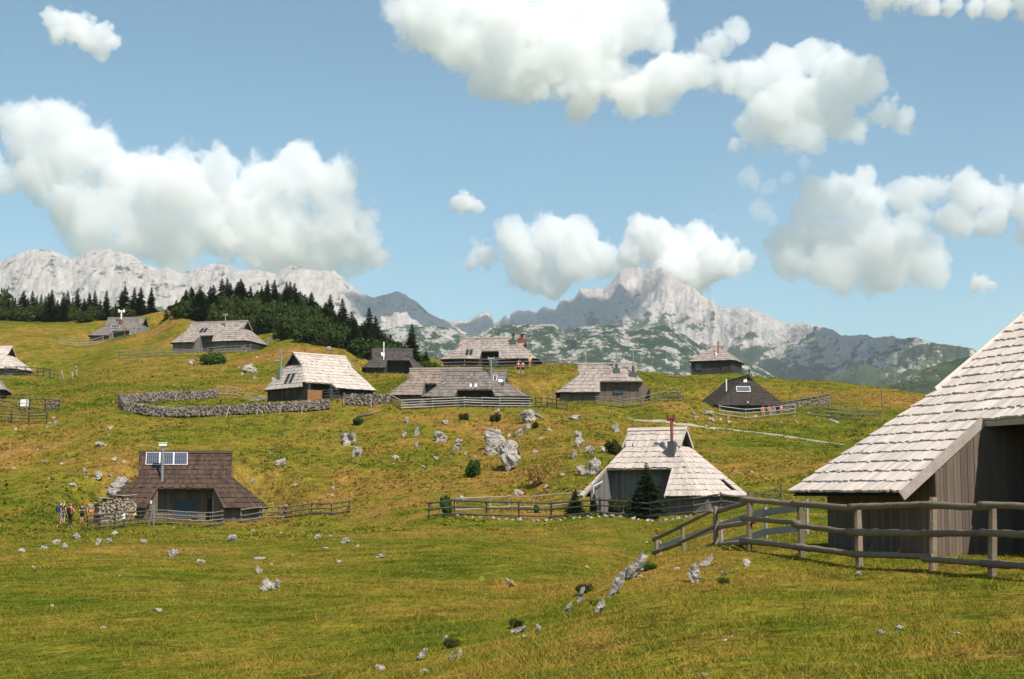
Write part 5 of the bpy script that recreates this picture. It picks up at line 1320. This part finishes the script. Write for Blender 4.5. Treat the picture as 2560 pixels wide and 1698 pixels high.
def build_people():
    red, blue, navy, black = fabric('cloth_red', (.62, .05, .03)), fabric('cloth_blue', (.05, .12, .35)), fabric('cloth_navy', (.025, .035, .07)), fabric('cloth_black', (.022, .022, .024))
    pink, grey, denim, khaki, coral, white, teal, orange = fabric('cloth_pink', (.75, .06, .22)), fabric('cloth_grey', (.25, .25, .26)), fabric('cloth_denim', (.30, .40, .55)), fabric('cloth_khaki', (.45, .38, .28)), fabric('cloth_coral', (.85, .18, .12)), fabric('cloth_white', (.75, .74, .72)), fabric('cloth_teal', (.20, .36, .40)), fabric('cloth_orange', (.8, .22, .05))
    P = lambda px, D: at(px, D)
    # hikers by the brown hut
    person(P(153,106.8), R(60), 1.74, 'hiker in denim shorts with a dark blue backpack, close beside a companion', navy, denim, (.25, .16, .10), 'stand', pack=('pack_blue', (.03, .06, .13), 'dark blue backpack worn by the hiker in denim shorts'))
    person(P(161,107.6), R(40), 1.70, 'companion half hidden behind the hiker with the blue backpack', black, grey, (.3, .2, .13), 'stand')
    person(P(178,106.4), R(20), 1.68, 'person in a bright pink shirt and black trousers with hands on hips', pink, black, (.28, .17, .09), 'hips', True, pack=('pack_black', (.02, .02, .022), 'small black backpack worn by the person in pink'))
    person(P(207,108.0), R(200), 1.55, 'youngster in dark clothes standing alone between the hikers and the woodpile', navy, black, (.03, .02, .018), 'fold')
    person(P(228,109.4), R(150), 1.66, 'person with grey top and orange shorts close to the woodpile', grey, orange, (.05, .03, .02), 'stand')
    person(P(241,109.8), R(210), 1.68, 'person in black with dark hair leaning by the woodpile', black, black, (.02, .015, .012), 'fold', True)
    # walkers on the upper path
    person(P(145,222), R(-100), 1.70, 'walker in a coral shirt leading along the dark fence', coral, denim, (.1, .06, .04), 'walk')
    person(P(171,221), R(-60), 1.35, 'small child in teal walking beside the adult in black', teal, denim, (.3, .2, .12), 'walk')
    person(P(180,224), R(-70), 1.82, 'tall walker in a black top and pale shorts behind the child', black, khaki, (.2, .12, .08), 'walk')
    # walkers at the crest fence
    person(P(1296,182), R(10), 1.76, 'walker in a red shirt and black shorts on the crest slope', red, black, (.45, .35, .25), 'stand')
    person(P(1307.5,182), R(-15), 1.74, 'walker in a blue shirt beside the one in red', blue, black, (.05, .03, .02), 'stand')
    person(P(1325,190), R(5), 1.68, 'person with a white top by the grey crest fence', white, coral, (.3, .2, .12), 'stand')
    # sitting in front of the black hut
    bench = thing('bench', P(1922,165.2), 'low grey bench in front of the black hut', 'bench', R(3)); mb = MB(); mb.box((0, 0, .44), (3.4, .34, .05)); mb.obj('seat', 'rail_wood', bench)
    for x in (-1.4, 0, 1.4): mb = MB(); mb.box((x, 0, .2), (.08, .3, .44)); mb.obj('leg', 'rail_wood', bench)
    zb = lambda px: P(px, 165.2)
    person(zb(1911), R(180), 1.72, 'person in an orange red top sitting at the door end of the bench', coral, coral, (.1, .06, .04), 'sit')
    person(zb(1927), R(170), 1.66, 'person in a pale pink top on the middle of the bench', fabric('cloth_palepink', (.7, .3, .25)), pink, (.2, .1, .05), 'sit')
    person(zb(1938), R(190), 1.66, 'person in grey at the end of the bench', grey, grey, (.05, .03, .02), 'sit')
    person(P(1957,164.6), R(185), 1.2, 'child in a white and pink outfit next to the bench', white, pink, (.2, .12, .06), 'stand')

# ------------------------------------------------------------------ mountains
def mountain(label, sky_, D0, L, zfoot, amp, lam, seed, mat, jag=3., name='mountain', veg0=.0, veg1=1., prof=1.15, nw=90, step=3.2, wstretch=1.6):
    sx = np.array([p[0] for p in sky_], float); sy = np.array([p[1] for p in sky_], float)
    px = np.arange(sx[0], sx[-1] + .1, step); py = np.interp(px, sx, sy) + jag * fbm(px / 11, px * 0 + seed, 4, seed, .6)
    Dp = np.interp(px, [q[0] for q in D0], [q[1] for q in D0]) if isinstance(D0, list) else np.full(len(px), float(D0))
    a = (px - 1280) / F; b = (849 - py) / F
    x = a * Dp; y = (cp - b * sp) * Dp; z = (sp + b * cp) * Dp
    ws = np.concatenate([[-.5, -.18, -.05], np.linspace(0, 1, nw) ** 1.12])
    W, X0 = np.meshgrid(ws, x, indexing='ij'); Y0 = np.broadcast_to(y, W.shape); Z0 = np.broadcast_to(z, W.shape)
    K = 1 - L / Y0 * W; X = X0 * K; Y = Y0 * K
    Wp = np.clip(W, 0, 1); zb = zfoot + (Z0 - zfoot) * (1 - Wp) ** prof
    wx = fbm(X / lam * .7, Y / lam * .7, 3, seed + 31) * .55; wy = fbm(X / lam * .7 + 9, Y / lam * .7, 3, seed + 37) * .4
    n = ridged(X / lam + wx, Y / (lam * wstretch) + wy, 6, seed, .55) - .62
    n2 = ridged(X / (lam * .3) + wx * 2, Y / (lam * .45) + wy * 2, 5, seed + 5, .6) - .62
    env = np.clip(Wp * 5, 0, 1) * (1 - .5 * Wp)
    Z = zb + amp * env * (n * 1.0 + n2 * .38)
    lim = (Z0 / Y0) * Y - .002 * L * Wp
    Z = np.where(W > 0, np.minimum(Z, lim), Z); Z = np.where(W < 0, Z0 + (Z0 - zfoot) * W * 1.1, Z)
    nu, nv = W.shape; i = np.arange(nu - 1)[:, None] * nv; j = np.arange(nv - 1)[None]
    Fc = np.stack([i + j, i + j + 1, i + nv + j + 1, i + nv + j], -1).reshape(-1, 4)[:, ::-1]
    veg = veg0 + (veg1 - veg0) * Wp
    o = np_mesh(name, np.stack([X, Y, Z], -1).reshape(-1, 3), Fc, mat, {'veg': ('POINT', veg.ravel())}, False)
    tag(o, label, name, kind='structure'); return o
def mountain_mat(name, rock=(.50, .47, .44), green=(.034, .052, .026), scale=.012, bias=0., grass=(.10, .12, .05)):
    m, n, l, b = new_mat(name); N = NB(m.node_tree); P = N.pos((1, .45, 1.3))
    a = N.noise(P, scale, 6, .62); c = N.noise(P, scale * 4.5, 5, .65); d = N.noise(N.pos((1, .3, .25)), scale * 3, 5, .7)
    v = N.attr('veg')
    f = N.math('ADD', N.math('ADD', N.math('MULTIPLY', a, .9), N.math('MULTIPLY', c, .45)), N.math('ADD', v, bias - .675))
    mask = N.rng(f, .0, .055)
    rk = N.mix(N.rng(d, .35, .65), mul(rock, .70), mul(rock, 1.12)); rk = N.mix(N.rng(c, .55, .72, 0, .5), rk, mul(rock, .5))
    gr = N.mix(N.rng(c, .35, .65), green, grass)
    gr = N.mix(N.rng(a, .4, .6), gr, green)
    l.new(N.mix(mask, rk, gr), b.inputs['Base Color']); b.inputs['Roughness'].default_value = .95; b.inputs['Specular IOR Level'].default_value = .1
    l.new(N.bump(N.math('ADD', c, d), .8, 14.), b.inputs['Normal']); MAT[name] = m
SKY_LEFT = [(-420,690),(-200,660),(-60,665),(0,656),(41,633),(84,623),(134,627),(165,640),(179,648),(200,636),(223,627),(250,621),(271,622),(303,630),(335,640),(367,664),(399,673),(421,668),(453,684),(485,672),(510,662),(529,659),(555,661),(574,665),(599,676),(638,676),(670,678),(689,684),(705,672),(727,664),(745,666),(759,668),(779,676),(836,676),(855,692),(871,708),(903,731),(935,745),(948,738),(967,735),(992,729),(1014,737),(1046,759),(1072,782),(1097,794),(1123,806),(1160,830),(1240,870)]
SKY_MAIN = [(1040,830),(1110,806),(1136,801),(1155,801),(1174,802),(1190,791),(1206,779),(1215,775),(1228,782),(1234,804),(1247,804),(1262,788),(1273,799),(1278,782),(1296,774),(1318,776),(1337,780),(1343,779),(1359,766),(1379,771),(1391,772),(1398,756),(1410,748),(1423,751),(1442,737),(1452,721),(1471,723),(1487,718),(1503,721),(1522,713),(1535,696),(1551,678),(1567,668),(1592,667),(1614,673),(1637,673),(1656,669),(1678,680),(1688,696),(1710,710),(1736,718),(1752,737),(1768,747),(1783,745),(1790,766),(1825,769),(1850,766),(1880,772),(1912,785),(1935,796),(1954,806),(1993,806),(2031,812),(2064,819),(2080,823),(2105,839),(2137,838),(2157,836),(2186,844),(2227,839),(2250,847),(2289,843),(2321,852),(2346,860),(2388,864),(2427,870),(2462,882),(2560,905),(2800,930),(3000,950)]
SKY_MID = [(900,850),(930,832),(951,825),(998,820),(1046,818),(1078,814),(1123,820),(1158,834),(1190,839),(1200,831),(1232,817),(1289,809),(1343,812),(1382,810),(1398,820),(1414,834),(1442,820),(1474,815),(1519,813),(1544,814),(1560,822),(1583,825),(1605,820),(1630,814),(1662,814),(1685,820),(1710,836),(1736,855),(1758,868),(1800,885),(1880,910),(1980,960),(2100,1010)]
SKY_LOW = [(2120,1010),(2180,985),(2221,966),(2250,950),(2314,921),(2379,902),(2443,886),(2520,868),(2640,850),(2900,840)]
def build_mountains():
    mountain_mat('limestone_range', (.47, .425, .39), bias=-.01); mountain_mat('dwarf_pine_hill', (.46, .43, .39), (.020, .046, .026), .030, .085); mountain_mat('green_hill', (.45, .42, .37), (.032, .050, .022), .02, .1)
    mountain('pale limestone range rising behind the wooded knoll', SKY_LEFT, 5400, 2000, 60, 330, 520, 3, 'limestone_range', 3, veg0=-.09, veg1=.07)
    mountain('main limestone massif with the broad summit and long falling ridge', SKY_MAIN, [(1100,6200),(1600,6200),(1900,5200),(2150,4300),(2700,3600)], 2100, 40, 330, 620, 11, 'limestone_range', 3.5, veg0=-.20, veg1=.50)
    mountain('green karst hills dotted with white rock in the middle distance', SKY_MID, 2700, 900, 40, 60, 240, 21, 'dwarf_pine_hill', 2.2, name='hill', veg0=-.03, veg1=.02, prof=1.0)
    mountain('low green slope falling behind the near roof', SKY_LOW, 1500, 500, -20, 30, 160, 27, 'green_hill', 1.5, name='hill', veg0=.05, veg1=.0, prof=1.0)

# ------------------------------------------------------------------ clouds and air
def cloud_mat(lobes, dens, noise, amp, k=3., bias=.16):
    m = bpy.data.materials.new('cloud_vapour'); m.use_nodes = True; T = m.node_tree; n = T.nodes; L = T.links; n.clear(); N = NB(T)
    o = n.new('ShaderNodeOutputMaterial'); v = n.new('ShaderNodeVolumeScatter'); v.inputs['Color'].default_value = (.985, .970, .980, 1); v.inputs['Anisotropy'].default_value = .0; L.new(v.outputs[0], o.inputs['Volume'])
    g = n.new('ShaderNodeNewGeometry').outputs['Position']; base = None
    for (c, Rr) in lobes:
        d = n.new('ShaderNodeVectorMath'); d.operation = 'DISTANCE'; L.new(g, d.inputs[0]); d.inputs[1].default_value = c
        f = N.math('MULTIPLY_ADD', d.outputs['Value'], -1 / Rr, 1.0)
        base = f if base is None else N.math('SMOOTH_MAX', base, f, .12)
    nz = N.noise(N.pos((1, 1, 1)), 1 / noise, 7, .66)
    x = N.math('SUBTRACT', N.math('MULTIPLY_ADD', nz, amp, base), .5 * amp + bias)
    x = N.math('MULTIPLY', x, k, clamp=True)
    L.new(N.math('MULTIPLY', x, dens), v.inputs['Density']); return m
def cloud(label, lobes, D, dens=.008, noise=380., amp=2.9, k=7.0, group='cumulus clouds over the mountains', infl=1.86, bias=.16, world=None):
    V = []; Fc = []; q = 0; LB = []; IV, IF = ICO[2]
    for (px, py, r) in (lobes if world is None else [(0, 0, w) for w in range(len(world))]):
        if world is None: c = PT(px, py, D); Rr = r / F * D; c.y += rnd.uniform(-.4, .4) * Rr
        else: c, Rr = Vector(world[r][:3]), world[r][3]
        LB.append((tuple(c), Rr * 1.32)); V.append(IV * Rr * infl + np.array(c)); Fc.append(IF + q); q += len(IV)
    me = bpy.data.meshes.new('cloud'); me.from_pydata(np.vstack(V).tolist(), [], np.vstack(Fc).tolist()); ob = bpy.data.objects.new('t', me); COL.objects.link(ob)
    md = ob.modifiers.new('r', 'REMESH'); md.mode = 'VOXEL'; md.voxel_size = D * 13 / F if world is None else 60
    out = bpy.data.meshes.new_from_object(ob.evaluated_get(bpy.context.evaluated_depsgraph_get())); bpy.data.objects.remove(ob); bpy.data.meshes.remove(me)
    out.name = 'cloud'; out.materials.clear(); out.materials.append(cloud_mat(LB, dens, noise, amp, k, bias)); o = bpy.data.objects.new('cloud', out); COL.objects.link(o)
    tag(o, label, 'cloud', group); return o
def build_clouds():
    cloud('largest cumulus bank with a tower, spread low over the pale range', [(90,345,75),(165,320,65),(215,390,75),(110,430,70),(200,470,70),(300,470,80),(400,455,70),(340,540,85),(230,560,70),(470,480,80),(545,430,55),(560,520,100),(660,470,75),(750,440,68),(830,500,75),(700,560,110),(850,580,85),(910,620,50),(780,640,60),(650,645,50),(450,600,70),(330,615,45),(160,545,40)], 12000)
    cloud('small cloud edge at the picture border below the tower', [(-10,420,45),(12,462,28),(-60,400,60)], 12500)
    cloud('small ragged cloud alone high in the sky', [(150,62,36),(200,74,38),(250,98,32),(285,108,20),(255,132,20)], 11000, .014, 190, 3.3)
    cloud('huge cumulus touching the top of the picture', [(1020,15,50),(1100,30,90),(1230,40,110),(1370,50,120),(1500,60,110),(1600,40,75),(1650,80,45),(1160,115,80),(1280,145,80),(1400,165,90),(1520,180,80),(1220,190,50),(1460,245,55),(1560,235,65),(1650,200,60),(1640,250,40),(1720,175,45)], 11500)
    cloud('torn cumulus trailing off the huge one', [(1770,125,40),(1840,85,34),(1810,110,36),(1800,190,50),(1880,205,50),(1960,170,50),(2020,145,45),(2085,185,60),(2150,225,60),(2210,280,42),(2255,302,34),(2020,260,75),(1930,290,65),(1880,340,42),(2000,335,50),(2110,290,55),(1835,362,22)], 12000)
    cloud('soft grey white cumulus low over the saddle', [(1215,635,44),(1280,610,50),(1370,600,52),(1440,600,48),(1330,660,55),(1440,665,50),(1390,705,36),(1510,650,40)], 14500, .010)
    cloud('bright cumulus standing directly behind the broad summit', [(1610,600,45),(1580,640,42),(1650,592,40),(1700,640,60),(1765,610,55),(1800,660,50),(1850,662,34),(1740,690,45),(1670,690,40)], 14000, .016)
    cloud('heaped cumulus above the falling ridge', [(2050,490,42),(2010,540,40),(1980,590,48),(1985,648,40),(2100,500,58),(2170,530,65),(2090,590,78),(2190,600,75),(2260,580,52),(2300,650,55),(2200,680,50),(2110,680,50),(2330,685,36),(2160,440,30),(2150,470,36),(2060,650,50)], 12500)
    cloud('long flat cumulus running out of the picture edge', [(2280,490,45),(2340,470,45),(2420,480,50),(2500,500,50),(2580,530,60),(2480,550,45),(2380,545,42),(2570,580,30),(2300,530,36),(2660,540,70)], 13500)
    cloud('tiny cloud puff in the open blue', [(1165,505,24),(1145,510,16),(1190,514,15)], 13000, .018, 130, 3.3)
    cloud('faint wisps below the torn cumulus', [(1880,442,28),(1922,470,20),(1968,446,16),(2010,405,16),(1900,525,27),(1925,548,16)], 10300, .0032, 130, 3.2)
    cloud('faint little puff beyond the heaped cumulus', [(2450,710,20),(2476,712,14)], 13000, .018, 110, 3.3)
    cloud('cloud strip cut by the top corner of the picture', [(2200,-25,45),(2260,-8,42),(2320,0,34),(2380,8,26),(2440,10,26),(2500,14,30),(2570,4,38),(2620,0,40)], 11500, .014, 200, 3.2)
    # clouds out of the frame whose shade lies on the mountains
    def over(px, py, D, alt):
        t = PT(px, py, D); return t + SUN * ((alt - t.z) / SUN.z)
    for lb, lst in [('cloud outside the picture shading the falling ridge', [(2080,905,4000,190),(2190,930,3700,190),(2290,920,3600,150)]), ('cloud outside the picture shading the saddle side of the summit', [(1400,780,5800,300),(1470,740,5900,170),(1300,800,5800,260)]), ('cloud outside the picture shading the dark minor peak', [(1020,770,5200,230)])]:
        W = []
        for (px, py, D, r) in lst: c = over(px, py, D, 2350); W.append((c.x, c.y, c.z, r))
        cloud(lb, None, 0, .012, 420, 1.6, world=W)
def build_haze():
    mb = MB(); mb.box((0, 3250, 430), (15000, 13500, 1500)); m = bpy.data.materials.new('haze_air'); m.use_nodes = True; n = m.node_tree.nodes; n.clear(); o = n.new('ShaderNodeOutputMaterial'); v = n.new('ShaderNodeVolumePrincipled')
    v.inputs['Color'].default_value = (.86, .93, 1, 1); v.inputs['Density'].default_value = HAZE; v.inputs['Anisotropy'].default_value = .25; m.node_tree.links.new(v.outputs[0], o.inputs['Volume'])
    tag(mb.obj('haze', m), 'thin bluish mountain air between the huts and the far peaks', 'haze', kind='stuff')
HAZE = 7.5e-5

# ------------------------------------------------------------------ build everything
build_huts(); build_fences(); build_rocks(); build_props(); build_trees(); build_people()
build_ground(); build_grass(); build_mountains(); build_clouds(); build_haze()
